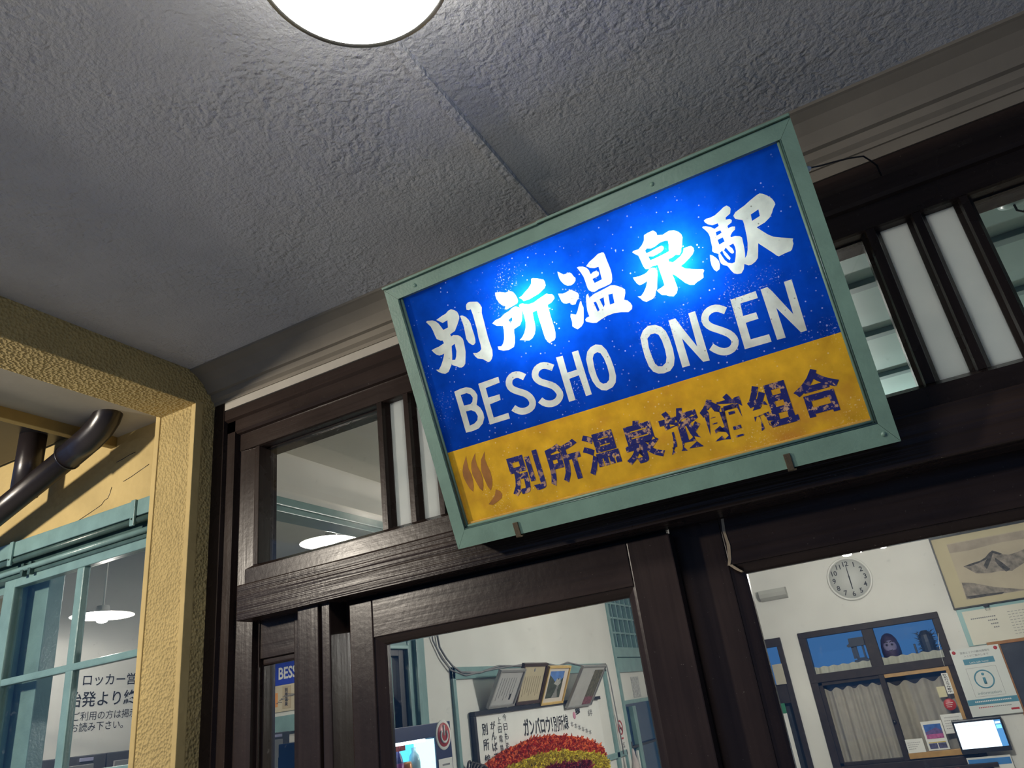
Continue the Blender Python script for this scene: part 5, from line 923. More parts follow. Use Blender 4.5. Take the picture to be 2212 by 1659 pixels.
MB().prism([(-0.03, 0.036), (0.05, 0.036), (0.03, 0.08), (0.045, 0.10), (0.015, 0.10), (0.0, 0.07)], 'x', 0.0028, 0.0034).build('photo_stream', paint('photo_stream', (0.25, 0.25, 0.23), 0.3, 0.4, 80, 0.01), f3)
f4 = picture_frame('photo_frame', 'grey framed picture with a dark photo strip, rightmost on the message board', 2.938, 1.782, 0.385, 0.265, 0.60, 0, SILV, paint('print_pale_grey', (0.46, 0.46, 0.44), 0.5, 0.06, 12, 0.02), 0.008)
box('photo_strip', paint('dark_foliage_photo', (0.10, 0.09, 0.05), 0.3, 0.8, 45, 0.01), f4, 0.002, 0.0028, 0.035, 0.175, 0.01, 0.235)
box('photo_flowers', paint('dark_rose_photo', (0.22, 0.06, 0.08), 0.3, 0.6, 60, 0.01), f4, 0.0026, 0.0032, 0.035, 0.165, 0.01, 0.06)

# cables on the partition
cbl = thing('wall_cable', 'pair of thin grey cables running along the teal moulding', 'cable')
def wire(pts, r=0.005):
    MB().tube(pts, r, 6).build('strand', GREYINK, cbl)
wire([(-1.99, 1.40, 2.85), (-1.99, 1.43, 2.40), (-1.99, 1.448, 2.19), (-1.988, 1.46, 2.12), (-1.988, 1.51, 2.07), (-1.985, 1.555, 2.035), (-1.98, 1.62, 2.005), (-1.98, 1.80, 2.0), (-1.98, 2.0, 2.03), (-1.98, 2.3, 2.025), (-1.98, 2.6, 2.035), (-1.98, 2.75, 2.02), (-1.98, 2.9, 2.04), (-1.98, 3.1, 2.02), (-1.98, 3.4, 2.018), (-1.98, 3.55, 2.025)])
wire([(-1.99, 1.36, 2.85), (-1.99, 1.385, 2.30), (-1.99, 1.41, 2.15), (-1.988, 1.47, 2.07), (-1.985, 1.54, 2.015), (-1.98, 1.66, 1.99), (-1.978, 1.95, 2.015), (-1.978, 2.3, 2.035), (-1.978, 2.55, 2.02)], 0.004)
wire([(-1.978, 3.56, 2.02), (-1.978, 3.58, 1.9), (-1.978, 3.60, 1.6), (-1.978, 3.605, 1.45)], 0.004)

ns = thing('no_smoking_sign', 'narrow white no smoking sticker on the partition', 'sign', (-1.998, 3.665, 1.46))
box('sheet', WHITE, ns, 0, 0.003, -0.06, 0.06, 0, 0.235, 0.0005)
MB().lathe([(0.036, 0.0), (0.036, 0.002), (0.047, 0.002), (0.047, 0.0)], (0.003, 0.0, 0.15), 'x', 30).build('red_ring', RED, ns)
MB().tube([(0.005, -0.028, 0.178), (0.005, 0.028, 0.122)], 0.004, 6).build('red_bar', RED, ns)
box('cigarette', INK, ns, 0.003, 0.0045, -0.022, 0.024, 0.140, 0.150)
brush('禁煙', -0.035, 0.022, 0.07, 0.035, 0.001, ns, INK, 0.0036)
box('red_line', RED, ns, 0.003, 0.0036, -0.03, 0.03, 0.075, 0.087)
po2 = tag(box('wall_notice', paint('grey_print_notice', (0.45, 0.45, 0.44), 0.6, 0.35, 60, 0.02), None, -2.012, -2.008, 4.10, 4.27, 1.785, 1.93, 0.0), 'small grey printed notice on the white panel under the lattice', 'notice')
ub = thing('folded_umbrella', 'pale folded umbrella hanging beside the teal door', 'umbrella', (-1.90, 3.58, 0.86))
MB().lathe([(0.0, 0.62), (0.008, 0.61), (0.014, 0.57), (0.03, 0.50), (0.05, 0.35), (0.055, 0.15), (0.04, 0.0), (0.0, 0.0)], seg=12, smooth=False).build('cloth', paint('umbrella_cloth', (0.48, 0.42, 0.40), 0.8, 0.2, 20, 0.2), ub)
MB().tube([(0, 0, 0.62), (0, 0, 0.66)], 0.004, 6).build('tip', GREYMETAL, ub)
hb = thing('cable_bundle', 'dark bundle of coiled leads hanging beside the message board', 'cable', (-1.97, 1.605, 1.36))
for i in range(5):
    MB().tube([(0.01*i, 0.03*math.sin(a)*(1+0.2*i)+0.012*i, 0.17+0.09*math.cos(a)*(1-0.07*i)) for a in [2*math.pi*k/16 for k in range(17)]], 0.006, 6).build('coil', paint('brown_lead', (0.05, 0.035, 0.03), 0.5, 0.3, 30, 0.05), hb)

# ------------------------------------------------------------------ back wall: windows and what hangs there
YB = 4.70
w7 = thing('window_5', 'dark brown window with two blue upper panes and curtained lower sashes', 'window', kind='structure')
for a in ((-0.815, 0.17, 2.030, 2.075), (-0.815, 0.17, 1.712, 1.772), (-0.815, 0.17, 1.10, 1.150)):
    box('rail', BROWNFR, w7, a[0], a[1], YB-0.020, YB+0.06, a[2], a[3], 0.004)
box('sill', BROWNFR, w7, -0.86, 0.215, YB-0.05, YB+0.06, 1.075, 1.102, 0.004)
for a, b in ((-0.815, -0.762), (0.122, 0.17)):
    box('jamb', BROWNFR, w7, a, b, YB-0.018, YB+0.06, 1.10, 2.07, 0.004)
box('mullion', BROWNFR, w7, -0.362, -0.280, YB-0.012, YB+0.05, 1.76, 2.04, 0.004)
for a, b in ((-0.762, -0.362), (-0.280, 0.122)):
    box('pane', GLASS, w7, a, b, YB+0.018, YB+0.022, 1.765, 2.035)
box('sash_rail', BROWNFR, w7, -0.765, -0.30, YB, YB+0.03, 1.688, 1.714, 0.003)
box('sash_rail', BROWNFR, w7, -0.765, -0.30, YB, YB+0.03, 1.15, 1.172, 0.003)
box('sash_stile', BROWNFR, w7, -0.338, -0.303, YB-0.014, YB+0.03, 1.15, 1.714, 0.003)
box('sash_stile', BROWNFR, w7, -0.765, -0.735, YB, YB+0.03, 1.15, 1.714, 0.003)
MB().lathe([(0, 0), (0.012, -0.002), (0.014, -0.012), (0.006, -0.02), (0, -0.02)], (-0.325, YB-0.014, 1.40), 'y', 12).build('sash_lock', BLACKISH, w7)
box('pine_rail', HONEY, w7, -0.302, 0.122, YB-0.012, YB+0.02, 1.686, 1.714, 0.003)
box('pine_rail', HONEY, w7, -0.302, 0.122, YB-0.012, YB+0.02, 1.158, 1.196, 0.003)
box('pine_stile', HONEY, w7, 0.098, 0.124, YB-0.010, YB+0.02, 1.19, 1.69, 0.003)
for a, b in ((-0.74, -0.335), (-0.305, 0.10)):
    box('pane', GLASS, w7, a, b, YB+0.012, YB+0.015, 1.165, 1.695)
CURT = paint('grey_cream_curtain', (0.48, 0.43, 0.35), 0.85, 0.08, 20, 0.2)
def curtain(name, label, x0, x1, z0, z1, y, amp, per, mat, scallop=0.0, cat='curtain', group=None):
    n = 90
    vs, fs = [], []
    for i in range(n+1):
        u = i/n
        x = x0+(x1-x0)*u
        ph = 2*math.pi*(x-x0)/per
        d = amp*math.sin(ph) + amp*0.4*math.sin(2.3*ph+1)
        top = z1 - scallop*(0.5-0.5*math.cos(ph))
        vs += [(x, y+d, z0), (x, y+d*0.9, (z0+top)/2), (x, y+d*0.7, top)]
    for i in range(n):
        for s in range(2):
            fs.append((3*i+s, 3*i+3+s, 3*i+4+s, 3*i+1+s))
    o = MB().raw(vs, fs, True).build(name, mat, None, fix=False)
    return tag(o, label, cat, group)
curtain('curtain', 'pleated grey curtain behind the dark framed sash', -0.74, -0.32, 1.16, 1.665, YB+0.075, 0.012, 0.085, CURT, 0.022, group='window curtains')
curtain('curtain', 'pleated grey curtain behind the pine framed sash', -0.30, 0.12, 1.16, 1.655, YB+0.075, 0.014, 0.12, CURT, 0.030, group='window curtains')
box('dark_back_sheet', BROWNFR, w7, -0.80, 0.16, YB+0.10, YB+0.105, 1.10, 1.745)  # dark sheet closing the opening behind the curtains
LACE = paint('cream_lace', (0.62, 0.61, 0.50), 0.8, 0.06, 30, 0.1)
curtain('lace_valance', 'cream wavy lace strip at the foot of the blue pane with the lantern', -0.765, -0.358, 1.762, 1.822, YB+0.035, 0.006, 0.07, LACE, 0.008, 'curtain', 'lace strips')
curtain('lace_valance', 'cream wavy lace strip at the foot of the blue pane with the round doll', -0.284, 0.125, 1.762, 1.826, YB+0.035, 0.006, 0.07, LACE, 0.008, 'curtain', 'lace strips')
box('shelf', BROWNFR, w7, -0.80, 0.16, YB+0.045, YB+0.20, 1.745, 1.766, 0.003)
# ornaments on the ledge behind the upper panes
DK = paint('dark_blue_grey_lacquer', (0.03, 0.04, 0.07), 0.5, 0.2, 20, 0.1)
dl = thing('round_doll', 'round dark doll with a pale face behind the blue pane', 'doll', (-0.205, YB+0.115, 1.7665))
MB().lathe([(0, 0), (0.045, 0.0), (0.062, 0.03), (0.066, 0.085), (0.064, 0.13), (0.054, 0.175), (0.035, 0.205), (0.012, 0.218), (0, 0.219)], seg=32).build('body', paint('doll_plum', (0.05, 0.03, 0.09), 0.6, 0.3, 20, 0.1), dl)
fc = MB().lathe([(0, -0.012), (0.030, -0.010), (0.043, 0.0), (0.045, 0.012)], (0, -0.056, 0.125), 'y', 26).build('face', paint('doll_face_lilac', (0.26, 0.24, 0.42), 0.6, 0.2, 40, 0.1), dl)
for sx in (-1, 1):
    MB().lathe([(0, -0.004), (0.010, -0.002), (0.011, 0.002)], (sx*0.018, -0.066, 0.137), 'y', 12).build('eye', paint('doll_eye_grey', (0.16, 0.15, 0.28), 0.6, 0.2, 40, 0.1), fc)
    MB().lathe([(0, -0.006), (0.005, -0.005), (0.0055, -0.002)], (sx*0.018, -0.067, 0.137), 'y', 10).build('pupil', INK, fc)
    MB().tube([(sx*0.006, -0.067, 0.152), (sx*0.018, -0.066, 0.160), (sx*0.032, -0.063, 0.154)], 0.003, 6).build('brow', INK, fc)
MB().tube([(-0.012, -0.067, 0.100), (0, -0.068, 0.096), (0.012, -0.067, 0.100)], 0.0025, 6).build('mouth', INK, fc)
ln = thing('shrine_lantern', 'small dark shrine-shaped lantern behind the blue pane', 'lantern', (-0.415, YB+0.085, 1.766))
MB().box(-0.055, 0.055, -0.04, 0.04, 0, 0.065, 0.004).box(-0.035, 0.035, -0.03, 0.03, 0.065, 0.078).build('base', DK, ln)
for sx in (-1, 1):
    box('post', DK, ln, sx*0.026-0.006, sx*0.026+0.006, -0.03, 0.03, 0.075, 0.16)
box('panel', DK, ln, -0.055, -0.015, -0.012, 0.0, 0.075, 0.16)
MB().prism([(-0.075, 0.160), (0.075, 0.160), (0.060, 0.185), (0.058, 0.220), (-0.058, 0.220), (-0.060, 0.185), (-0.08, 0.172)], 'y', -0.045, 0.045).build('roof', DK, ln)
bs = thing('dried_grass_bundle', 'shaggy dark bundle of dried grass behind the blue pane', 'ornament', (0.045, YB+0.085, 1.766))
b = MB()
b.lathe([(0, 0), (0.035, 0), (0.045, 0.05), (0.05, 0.12), (0.045, 0.17), (0.02, 0.20), (0, 0.20)], seg=14, smooth=False)
for _ in range(160):
    a = random.uniform(0, 2*math.pi); z = random.uniform(0.04, 0.19)
    c = Vector((0.045*math.cos(a), 0.03*math.sin(a), z))
    p = c + Vector((math.cos(a)*random.uniform(0.01, 0.045), math.sin(a)*0.02, random.uniform(-0.01, 0.03)))
    s = Vector((0, 0.001, 0.0035))
    b.raw([tuple(c-s), tuple(c+s), tuple(p)], [(0, 1, 2)])
b.build('stalks', DK, bs, fix=False)
MB().box(-0.095, -0.080, -0.01, 0.01, 0, 0.12, 0.003).build('side_post', DK, bs)

# narrow window at the left of the back wall
w8 = thing('window_6', 'narrow dark framed window with a blue pane beside the curtained window', 'window', kind='structure')
box('jamb', BROWNFR, w8, -0.988, -0.948, YB-0.018, YB+0.06, 0, 2.065, 0.004)
box('jamb', BROWNFR, w8, -1.36, -1.32, YB-0.018, YB+0.06, 0, 2.065, 0.004)
box('head', BROWNFR, w8, -1.36, -0.948, YB-0.020, YB+0.06, 2.005, 2.068, 0.004)
box('rail', BROWNFR, w8, -1.33, -0.975, YB-0.006, YB+0.05, 1.60, 1.738, 0.004)
box('pane', GLASS, w8, -1.325, -0.983, YB+0.018, YB+0.022, 1.735, 2.01)
box('pane', GLASS, w8, -1.325, -0.983, YB+0.018, YB+0.022, 0.1, 1.605)
box('dark_back_sheet', paint('dark_back_board', (0.05, 0.05, 0.05), 0.7, 0.2, 6, 0.05), w8, -1.33, -0.975, YB+0.06, YB+0.08, 0.0, 1.60)  # dark board closing the lower opening behind the pane
tag(box('pinned_notice', paint('beige_notice_card', (0.42, 0.39, 0.31), 0.6, 0.05, 10, 0.02), None, -1.058, -0.982, YB-0.026, YB-0.022, 1.735, 1.88, 0.001), 'blank beige card pinned to the narrow window frame', 'notice')
bn = thing('hanging_banner', 'tall white banner with a green head in the narrow window', 'banner', (-1.085, YB-0.03, 0.70))
box('cloth', WHITE, bn, -0.055, 0.050, -0.002, 0.002, 0, 0.835)
box('green_head', paint('banner_green', (0.02, 0.17, 0.08), 0.6, 0.1, 10, 0.02), bn, -0.055, 0.050, -0.003, 0.003, 0.835, 0.905)

# clock, emergency light
ck = thing('wall_clock', 'round white wall clock showing six on the cream wall', 'clock', (-0.330, YB, 2.403))
MB().lathe([(0.145, 0.0), (0.160, -0.004), (0.161, -0.020), (0.156, -0.030), (0.150, -0.030), (0.143, -0.022), (0.143, -0.010)], (0, 0, 0), 'y', 48).build('rim', paint('clock_rim_white', (0.72, 0.72, 0.68), 0.35, 0.04, 10, 0.02), ck)
MB().lathe([(0, -0.012), (0.144, -0.012), (0.144, -0.002)], (0, 0, 0), 'y', 48).build('dial', paint('clock_dial', (0.55, 0.56, 0.53), 0.6, 0.03, 10, 0.01), ck)
for h in range(1, 13):
    a = R(30*h)
    vs, fs = text_mesh(str(h), 0.050, 0.0008)
    xs = [v[0] for v in vs]; ys = [v[1] for v in vs]
    mx, my = (max(xs)+min(xs))/2, (max(ys)+min(ys))/2
    MB().raw([(v[0]-mx+0.112*math.sin(a), -0.0135, v[1]-my+0.112*math.cos(a)) for v in vs], fs).build('numeral', INK, ck, fix=False)
MB().prism([(-0.004, -0.02), (0.004, -0.02), (0.002, 0.105), (-0.002, 0.105)], 'y', -0.018, -0.016).build('minute_hand', INK, ck)
MB().prism([(-0.005, 0.02), (0.005, 0.02), (0.003, -0.078), (-0.003, -0.078)], 'y', -0.016, -0.014).build('hour_hand', INK, ck)
el = thing('emergency_light', 'slim grey-white emergency light box on the cream wall beside the clock', 'light', (-0.91, YB, 2.345))
MB().prism([(0.0, 0.0), (-0.055, 0.004), (-0.085, 0.022), (-0.095, 0.05), (-0.092, 0.078), (0.0, 0.085)], 'x', -0.10, 0.105).build('cover', paint('light_cover_grey', (0.42, 0.42, 0.38), 0.5, 0.04, 8, 0.02), el)
MB().prism([(0.0, 0.004), (-0.05, 0.008), (-0.078, 0.024), (-0.087, 0.05), (-0.084, 0.073), (0.0, 0.079)], 'x', -0.104, -0.099).build('end_cap', GREYINK, el)

# mountain painting, leaning out a little
pt = thing('framed_painting', 'ink wash mountain painting in a thin dark frame with cream mat', 'painting', (0.277, YB-0.012, 2.067), (R(3), 0, 0))
PW, PH = 0.98, 0.512
DF = paint('thin_olive_black_frame', (0.04, 0.04, 0.03), 0.35, 0.2, 20, 0.05)
for a in ((0, PW, 0, 0.010), (0, PW, PH-0.016, PH), (0, 0.009, 0.01, PH-0.01), (PW-0.009, PW, 0.01, PH-0.01)):
    box('frame_bar', DF, pt, a[0], a[1], -0.022, 0.0, a[2], a[3], 0.001)
box('mat', paint('painting_mat', (0.50, 0.44, 0.28), 0.7, 0.04, 6, 0.02), pt, 0.004, PW-0.004, -0.012, -0.002, 0.004, PH-0.004)
box('paper', paint('painting_paper', (0.46, 0.40, 0.29), 0.7, 0.10, 5, 0.02), pt, 0.100, 0.88, -0.014, -0.010, 0.054, 0.448)
def wash(name, pts, mat, y):
    MB().prism([(x-0.277, z-2.067) for x, z in pts], 'y', y, y+0.0006).build(name, mat, pt)
INKW = paint('ink_wash_grey', (0.24, 0.21, 0.17), 0.7, 0.45, 28, 0.01)
INKD = paint('ink_wash_dark', (0.07, 0.065, 0.055), 0.7, 0.6, 35, 0.01)
INKL = paint('ink_wash_pale', (0.36, 0.31, 0.24), 0.7, 0.18, 12, 0.01)
wash('ink_sky', [(0.378, 2.510), (1.155, 2.510), (1.155, 2.465), (0.9, 2.455), (0.7, 2.46), (0.5, 2.445), (0.378, 2.45)], INKL, -0.0146)
wash('ink_mountain', [(0.432, 2.344), (0.49, 2.356), (0.546, 2.363), (0.584, 2.379), (0.614, 2.403), (0.639, 2.416), (0.666, 2.402), (0.691, 2.382), (0.723, 2.369), (0.761, 2.373), (0.788, 2.377), (0.833, 2.388), (0.88, 2.40), (0.95, 2.36), (1.05, 2.31), (1.0, 2.28), (0.801, 2.30), (0.71, 2.26), (0.647, 2.272), (0.567, 2.27), (0.492, 2.284), (0.456, 2.321)], INKW, -0.0150)
wash('ink_ridge', [(0.432, 2.344), (0.49, 2.356), (0.546, 2.363), (0.584, 2.379), (0.614, 2.403), (0.639, 2.416), (0.666, 2.402), (0.691, 2.382), (0.675, 2.378), (0.640, 2.398), (0.612, 2.385), (0.58, 2.362), (0.53, 2.349), (0.47, 2.338)], INKD, -0.0154)
wash('ink_gully', [(0.630, 2.405), (0.601, 2.382), (0.555, 2.326), (0.567, 2.299), (0.615, 2.361), (0.634, 2.392)], INKD, -0.0155)
wash('ink_gully', [(0.639, 2.368), (0.671, 2.326), (0.705, 2.273), (0.674, 2.261), (0.644, 2.308), (0.634, 2.34)], INKD, -0.0155)
wash('ink_foreland', [(0.385, 2.239), (0.455, 2.223), (0.566, 2.176), (0.739, 2.127), (1.15, 2.135), (1.15, 2.122), (0.573, 2.124), (0.456, 2.124), (0.38, 2.124)], INKW, -0.0150)
wash('ink_foreland', [(0.380, 2.142), (0.5, 2.140), (0.62, 2.132), (0.60, 2.122), (0.40, 2.123)], INKD, -0.0155)
# teal backed notice sheet under the painting
nb = thing('notice_sheet', 'white printed sheet on a teal board below the painting', 'notice', (0.72, YB-0.004, 1.815))
box('teal_board', TEALCEIL, nb, -0.43, 0.55, -0.006, 0.004, 0.0, 0.250, 0.002)
box('sheet', paint('cream_white_sheet', (0.68, 0.66, 0.56), 0.6, 0.03, 6, 0.02), nb, -0.40, 0.54, -0.010, -0.006, 0.004, 0.230, 0.0)
for i, (a, c) in enumerate(((-0.36, -0.20), (-0.26, -0.19), (-0.25, -0.20), (-0.24, -0.20))):
    for k in range(int((c-a)/0.012)):
        box('print', GREYINK, nb, a+0.012*k, a+0.012*k+0.009, -0.0106, -0.0098, 0.170-0.024*i, 0.178-0.024*i)
for i in range(9):
    for k in range(10):
        box('print', GREYINK, nb, -0.13+0.022*k, -0.115+0.022*k, -0.0106, -0.0098, 0.185-0.018*i, 0.188-0.018*i)
cl = tag(MB().box(0.462, 0.494, YB-0.042, YB-0.026, 2.052, 2.068, 0.003).build('bulldog_clip', BLACKISH), 'black bulldog clip under the painting', 'clip')
MB().tube([(0.468, YB-0.036, 2.053), (0.466, YB-0.036, 2.035), (0.474, YB-0.036, 2.030)], 0.0015, 6).build('wire_arm', CHROME, cl)
MB().tube([(0.488, YB-0.036, 2.053), (0.491, YB-0.036, 2.035), (0.483, YB-0.036, 2.030)], 0.0015, 6).build('wire_arm', CHROME, cl)

# dark window beside the information poster
w9 = thing('window_7', 'dark window with an orange-brown frame beside the information poster', 'window', kind='structure')
box('frame_bar', paint('orange_brown_timber', (0.30, 0.13, 0.03), 0.45, 0.15, 14, 0.1), w9, 0.40, 1.25, YB-0.016, YB, 1.805, 1.826, 0.002)
box('frame_bar', MATS['orange_brown_timber'], w9, 0.46, 0.475, YB-0.016, YB, 1.0, 1.806, 0.002)
box('dark_interior_board', paint('dark_slate_interior', (0.05, 0.055, 0.075), 0.5, 0.3, 6, 0.05), w9, 0.475, 1.25, YB-0.008, YB-0.004, 1.0, 1.806)  # dark board behind the pane, its colour stands in for the unlit interior
box('pane', GLASS, w9, 0.475, 1.25, YB-0.012, YB-0.010, 1.0, 1.806)

# information poster
ip = thing('information_poster', 'white A3 poster with a blue circled i and blue bands', 'poster', (0.313, YB-0.022, 1.376))
PBL = paint('poster_teal_blue', (0.07, 0.24, 0.33), 0.5, 0.08, 10, 0.01)
box('sheet', paint('poster_white', (0.66, 0.69, 0.66), 0.45, 0.03, 6, 0.01), ip, -0.151, 0.151, -0.002, 0.002, 0, 0.432)
box('top_band', PBL, ip, -0.090, 0.098, -0.003, -0.002, 0.326, 0.362)
box('bottom_band', PBL, ip, -0.150, 0.150, -0.003, -0.002, 0.070, 0.106)
MB().lathe([(0.052, -0.0022), (0.052, -0.0032), (0.060, -0.0032), (0.060, -0.0022)], (-0.003, 0, 0.226), 'y', 40).build('circle', PBL, ip)
MB().lathe([(0, -0.0032), (0.0085, -0.0032), (0.009, -0.0022)], (-0.003, 0, 0.258), 'y', 20).build('dot', PBL, ip)
MB().tube([(-0.003, -0.0024, 0.197), (-0.003, -0.0024, 0.236)], 0.0085, 10).build('stem', PBL, ip)
for a in ((-0.092, 0.092, 0.119, 0.1205), (-0.092, 0.092, 0.301, 0.3025), (-0.092, -0.0905, 0.12, 0.302), (0.0905, 0.092, 0.12, 0.302)):
    box('border_line', GREYINK, ip, a[0], a[1], -0.0028, -0.002, a[2], a[3])
def ptext(s, x, z, w, h, mat, parent, y=-0.0032, bold=0.0):
    vs, fs = text_mesh(s, 0.1, bold)
    xs = [v[0] for v in vs]; ys = [v[1] for v in vs]
    kx, ky = w/(max(xs)-min(xs)), h/(max(ys)-min(ys))
    lay('lettering', ([((v[0]-min(xs))*kx, (v[1]-min(ys))*ky) for v in vs], fs), mat, parent, (x, y, z), (1, 0, 0), (0, 0, 1))
GRN = paint('grey_green_ink', (0.16, 0.24, 0.25), 0.6, 0.1, 10, 0.01)
ptext('information', -0.070, 0.132, 0.140, 0.017, GRN, ip)
ptext('Let\'s talk here!', -0.055, 0.332, 0.115, 0.011, WHITE, ip, -0.0036)
ptext('ＡＩがご案内します', -0.075, 0.374, 0.150, 0.014, GREYINK, ip)
ptext('温泉エリアの観光情報を', -0.095, 0.397, 0.185, 0.015, GREYINK, ip)
for k in range(20):
    box('print', WHITE, ip, -0.105+0.011*k, -0.098+0.011*k, -0.0036, -0.003, 0.086, 0.094)
for k in range(18):
    box('print', RED if k < 8 else GREYINK, ip, -0.095+0.011*k, -0.088+0.011*k, -0.0030, -0.002, 0.050, 0.056)
box('red_logo', RED, ip, 0.090, 0.138, -0.003, -0.002, 0.022, 0.034)
for sx in (-0.130, 0.128):
    MB().lathe([(0, -0.004), (0.011, -0.004), (0.012, -0.002)], (sx, 0, 0.412), 'y', 16).build('red_dot', RED, ip)

# wall monitor with leaflet below
mo = thing('wall_monitor', 'small lit monitor in a dark blue case under the information poster', 'monitor', (0.165, YB-0.03, 1.165))
box('case', BLACKISH, mo, -0.140, 0.158, -0.045, 0.02, 0.0, 0.205, 0.006)
box('screen', emitter('monitor_screen', (0.75, 0.9, 1.0), 2.4), mo, -0.128, 0.108, -0.0475, -0.044, 0.030, 0.188)
box('screen_side_bar', emitter('monitor_side_bar', (0.10, 0.30, 0.62), 1.3), mo, 0.108, 0.146, -0.0475, -0.044, 0.030, 0.188)
box('screen_button', emitter('monitor_button', (0.25, 0.85, 0.90), 1.6), mo, 0.112, 0.143, -0.0482, -0.046, 0.135, 0.158)
box('screen_button', emitter('monitor_button_white', (0.7, 0.85, 0.95), 1.6), mo, 0.112, 0.143, -0.0482, -0.046, 0.165, 0.178)
ptext('Information', -0.065, 0.163, 0.10, 0.010, emitter('screen_cyan_text', (0.20, 0.68, 0.72), 1.0), mo, -0.0482)
bl = thing('blue_leaflet', 'white leaflet with a blue head band below the monitor', 'leaflet', (0.168, YB-0.03, 0.92))
box('sheet', WHITE, bl, -0.128, 0.132, -0.002, 0.002, 0, 0.218)
box('blue_band', paint('leaflet_blue', (0.05, 0.22, 0.55), 0.5, 0.1, 10, 0.01), bl, -0.122, 0.126, -0.003, -0.002, 0.166, 0.206)
MB().lathe([(0, -0.0035), (0.048, -0.0035), (0.050, -0.002)], (-0.02, 0, 0.115), 'y', 24).build('dark_portrait', paint('dark_portrait_print', (0.06, 0.05, 0.08), 0.5, 0.4, 30, 0.01), bl)
rs = tag(box('red_strip_sign', RED, None, -0.30, -0.02, YB-0.056, YB-0.050, 1.04, 1.088, 0.001), 'red strip sign under the window sill', 'sign')

# papers stuck to the pine sash
yb = YB-0.0135
tg = thing('vertical_tag', 'narrow white tag with vertical black writing on the pine sash', 'tag', (0.082, yb-0.002, 1.535))
box('card', WHITE, tg, -0.020, 0.020, -0.001, 0.001, 0, 0.135)
for i, ch in enumerate('防犯カメラ作動中'):
    ptext(ch, -0.012, 0.117-0.0155*i, 0.024, 0.013, INK, tg, -0.0016, 0.002)
tag(box('sticky_note', paint('yellow_white_note', (0.62, 0.57, 0.36), 0.6, 0.05, 10, 0.01), None, 0.004, 0.056, yb-0.002, yb, 1.520, 1.588, 0.0), 'square pale yellow note beside the vertical tag', 'note')
rd = tag(MB().lathe([(0, -0.003), (0.036, -0.003), (0.038, -0.001), (0.038, 0.0)], (0.053, yb, 1.470), 'y', 28).build('round_red_sticker', RED), 'round red sticker on the pane of the pine sash', 'sticker')
for i in range(3):
    box('print', WHITE, rd, 0.030, 0.074-0.006*i, yb-0.0036, yb-0.0028, 1.478-0.012*i, 1.4815-0.012*i)
pp = thing('white_paper', 'white notice sheet tucked behind the monitor', 'paper', (0.035, yb, 1.292))
box('sheet', WHITE, pp, -0.065, 0.065, -0.001, 0.001, 0, 0.120)
ptext('information notice', -0.045, 0.095, 0.09, 0.010, GREYINK, pp, -0.0016)
for i in range(4):
    for k in range(7-i % 2):
        box('print', GREYINK, pp, -0.050+0.013*k, -0.040+0.013*k, -0.0016, -0.001, 0.078-0.016*i, 0.081-0.016*i)
fl = thing('mountain_flyer', 'flyer with a blue mountain over pink blossom on the pine sash', 'flyer', (-0.1005, yb, 1.199))
box('sheet', WHITE, fl, -0.066, 0.066, -0.001, 0.001, 0, 0.182)
box('blue_sky', paint('flyer_blue', (0.04, 0.12, 0.38), 0.4, 0.3, 30, 0.01), fl, -0.054, 0.054, -0.0018, -0.001, 0.110, 0.162)
MB().prism([(-0.054, 0.115), (-0.03, 0.122), (0.0, 0.134), (0.02, 0.140), (0.04, 0.126), (0.054, 0.118), (0.054, 0.095), (-0.054, 0.095)], 'y', -0.0024, -0.0016).build('mountain_print', paint('flyer_mountain', (0.12, 0.08, 0.22), 0.4, 0.3, 40, 0.01), fl)
box('blossom_print', paint('flyer_pink', (0.42, 0.10, 0.26), 0.4, 0.4, 60, 0.01), fl, -0.054, 0.054, -0.0026, -0.001, 0.072, 0.100)
for a, c in ((-0.054, -0.003), (0.003, 0.054)):
    box('small_photo', paint('flyer_small_photo', (0.08, 0.08, 0.16), 0.4, 0.5, 50, 0.01), fl, a, c, -0.0020, -0.001, 0.010, 0.044)
box('yellow_line', paint('flyer_yellow', (0.6, 0.45, 0.05), 0.4, 0.1, 10, 0.01), fl, -0.054, 0.054, -0.0020, -0.001, 0.046, 0.051)
p2 = thing('white_card', 'small white card with typed lines on the pine sash', 'card', (-0.242, yb, 1.195))
box('sheet', WHITE, p2, -0.056, 0.056, -0.001, 0.001, 0, 0.086)
for i in range(4):
    for k in range(7-i):
        box('print', GREYINK, p2, -0.045+0.012*k, -0.036+0.012*k, -0.0016, -0.001, 0.062-0.013*i, 0.065-0.013*i)
sg2 = tag(MB().tube([(0.130, YB-0.03, 1.93), (0.112, YB-0.03, 1.86), (0.102, YB-0.03, 1.78), (0.100, YB-0.03, 1.715)], 0.0015, 6).build('hanging_string', WHITE), 'thin white string hanging over the window corner', 'string')

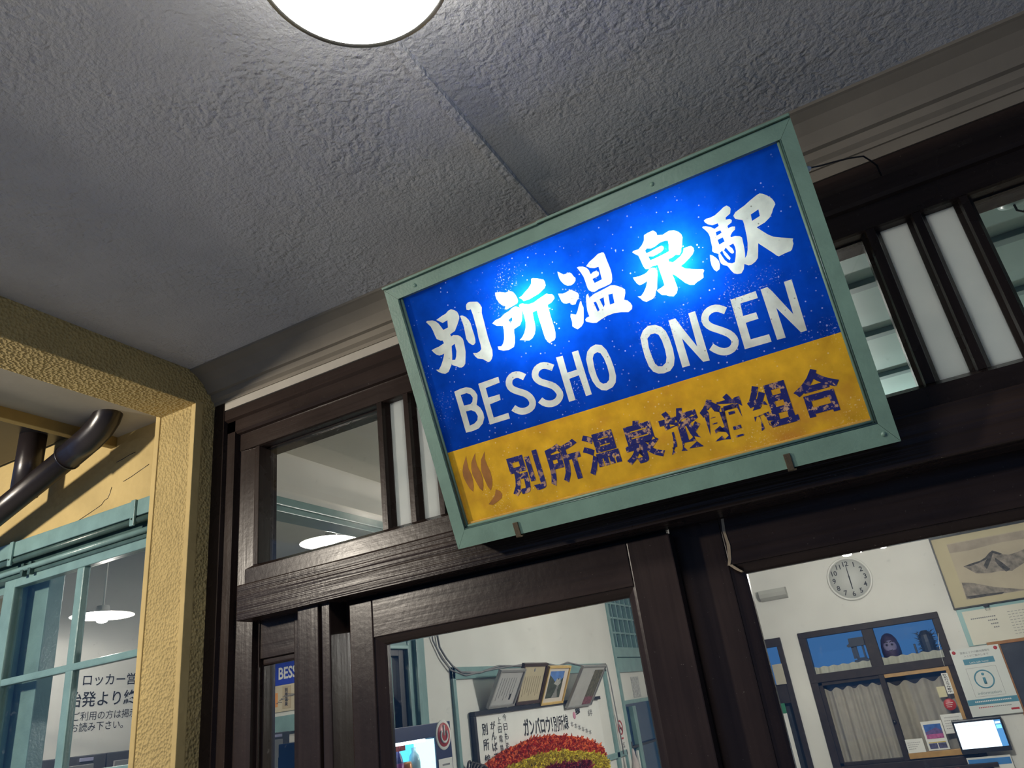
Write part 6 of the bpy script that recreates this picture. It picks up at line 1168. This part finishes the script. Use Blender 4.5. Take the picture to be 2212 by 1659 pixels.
# ------------------------------------------------------------------ indoor lamps
BULBM = emitter('indoor_bulb_glow', (1.0, 0.965, 0.90), 640.0)
PENDM = emitter('pendant_bulb_glow', (1.0, 0.965, 0.90), 300.0)
ENAMEL = paint('white_enamel_shade', (0.82, 0.82, 0.78), 0.3, 0.02, 6, 0.01)
def pendant(label, loc, r, drop_to, bulb_r=0.030):
    t = thing('pendant_lamp', label, 'lamp', loc, group='white enamel pendant lamps')
    MB().lathe([(r, 0.0), (r*0.97, 0.004), (r*0.75, r*0.07), (r*0.4, r*0.13), (0.028, r*0.18), (0.024, r*0.34), (0.0, r*0.34)], seg=40).build('shade', ENAMEL, t)
    MB().lathe([(0, -0.030), (bulb_r*0.6, -0.025), (bulb_r, -0.005), (bulb_r, 0.006), (bulb_r*0.5, 0.018), (0, 0.019)], seg=20).build('bulb', PENDM, t)
    MB().tube([(0, 0, r*0.33), (0, 0, drop_to-loc[2])], 0.004, 8).build('cord', WHITE, t)
pendant('white enamel pendant lamp seen through the teal window', (-3.05, 0.475, 2.395), 0.125, IZ)
pendant('white enamel pendant lamp seen through the transom pane', (-2.346, 1.13, 2.65), 0.145, IZ)
ch = thing('ceiling_chandelier', 'lamp with three round bulbs in the middle of the waiting room', 'lamp', (-0.11, 2.5, 2.341))
MB().lathe([(0, 0), (0.05, 0), (0.052, -0.012), (0.0, -0.02)], (0, 0, IZ-2.341), 'z', 24).build('ceiling_rose', CHROME, ch)
MB().tube([(0, 0, IZ-2.341), (0, 0, 0.06)], 0.006, 8).build('stem', CHROME, ch)
for dx, dy in ((-0.085, 0.05), (-0.016, -0.02), (0.09, 0.0)):
    MB().tube([(0, 0, 0.07), (dx*0.6, dy*0.6, 0.075), (dx, dy, 0.05), (dx, dy, 0.03)], 0.005, 8).build('arm', CHROME, ch)
    MB().lathe([(0, -0.036), (0.018, -0.031), (0.032, -0.016), (0.036, 0.0), (0.030, 0.018), (0.014, 0.031), (0, 0.035)], (dx, dy, 0), 'z', 24).build('bulb', BULBM, ch)

# ------------------------------------------------------------------ origins: put every top-level object's origin at its base
def settle():
    bpy.context.view_layer.update()
    kids = {}
    for o in COL.objects:
        if o.parent:
            kids.setdefault(o.parent.name, []).append(o)
    def pts(o):
        out = []
        if o.type == 'MESH':
            mw = o.matrix_world
            out += [mw @ Vector(c) for c in o.bound_box]
        for k in kids.get(o.name, []):
            out += pts(k)
        return out
    for o in list(COL.objects):
        if o.parent or o.type not in ('MESH', 'EMPTY') or o.location.length > 1e-6 or Vector(o.rotation_euler).length > 1e-6:
            continue
        p = pts(o)
        if not p:
            continue
        b = Vector(((min(q.x for q in p)+max(q.x for q in p))/2, (min(q.y for q in p)+max(q.y for q in p))/2, min(q.z for q in p)))
        if o.type == 'MESH':
            o.data.transform(Matrix.Translation(-b))
        o.location = b
        for k in kids.get(o.name, []):
            k.location = Vector(k.location) - b
settle()
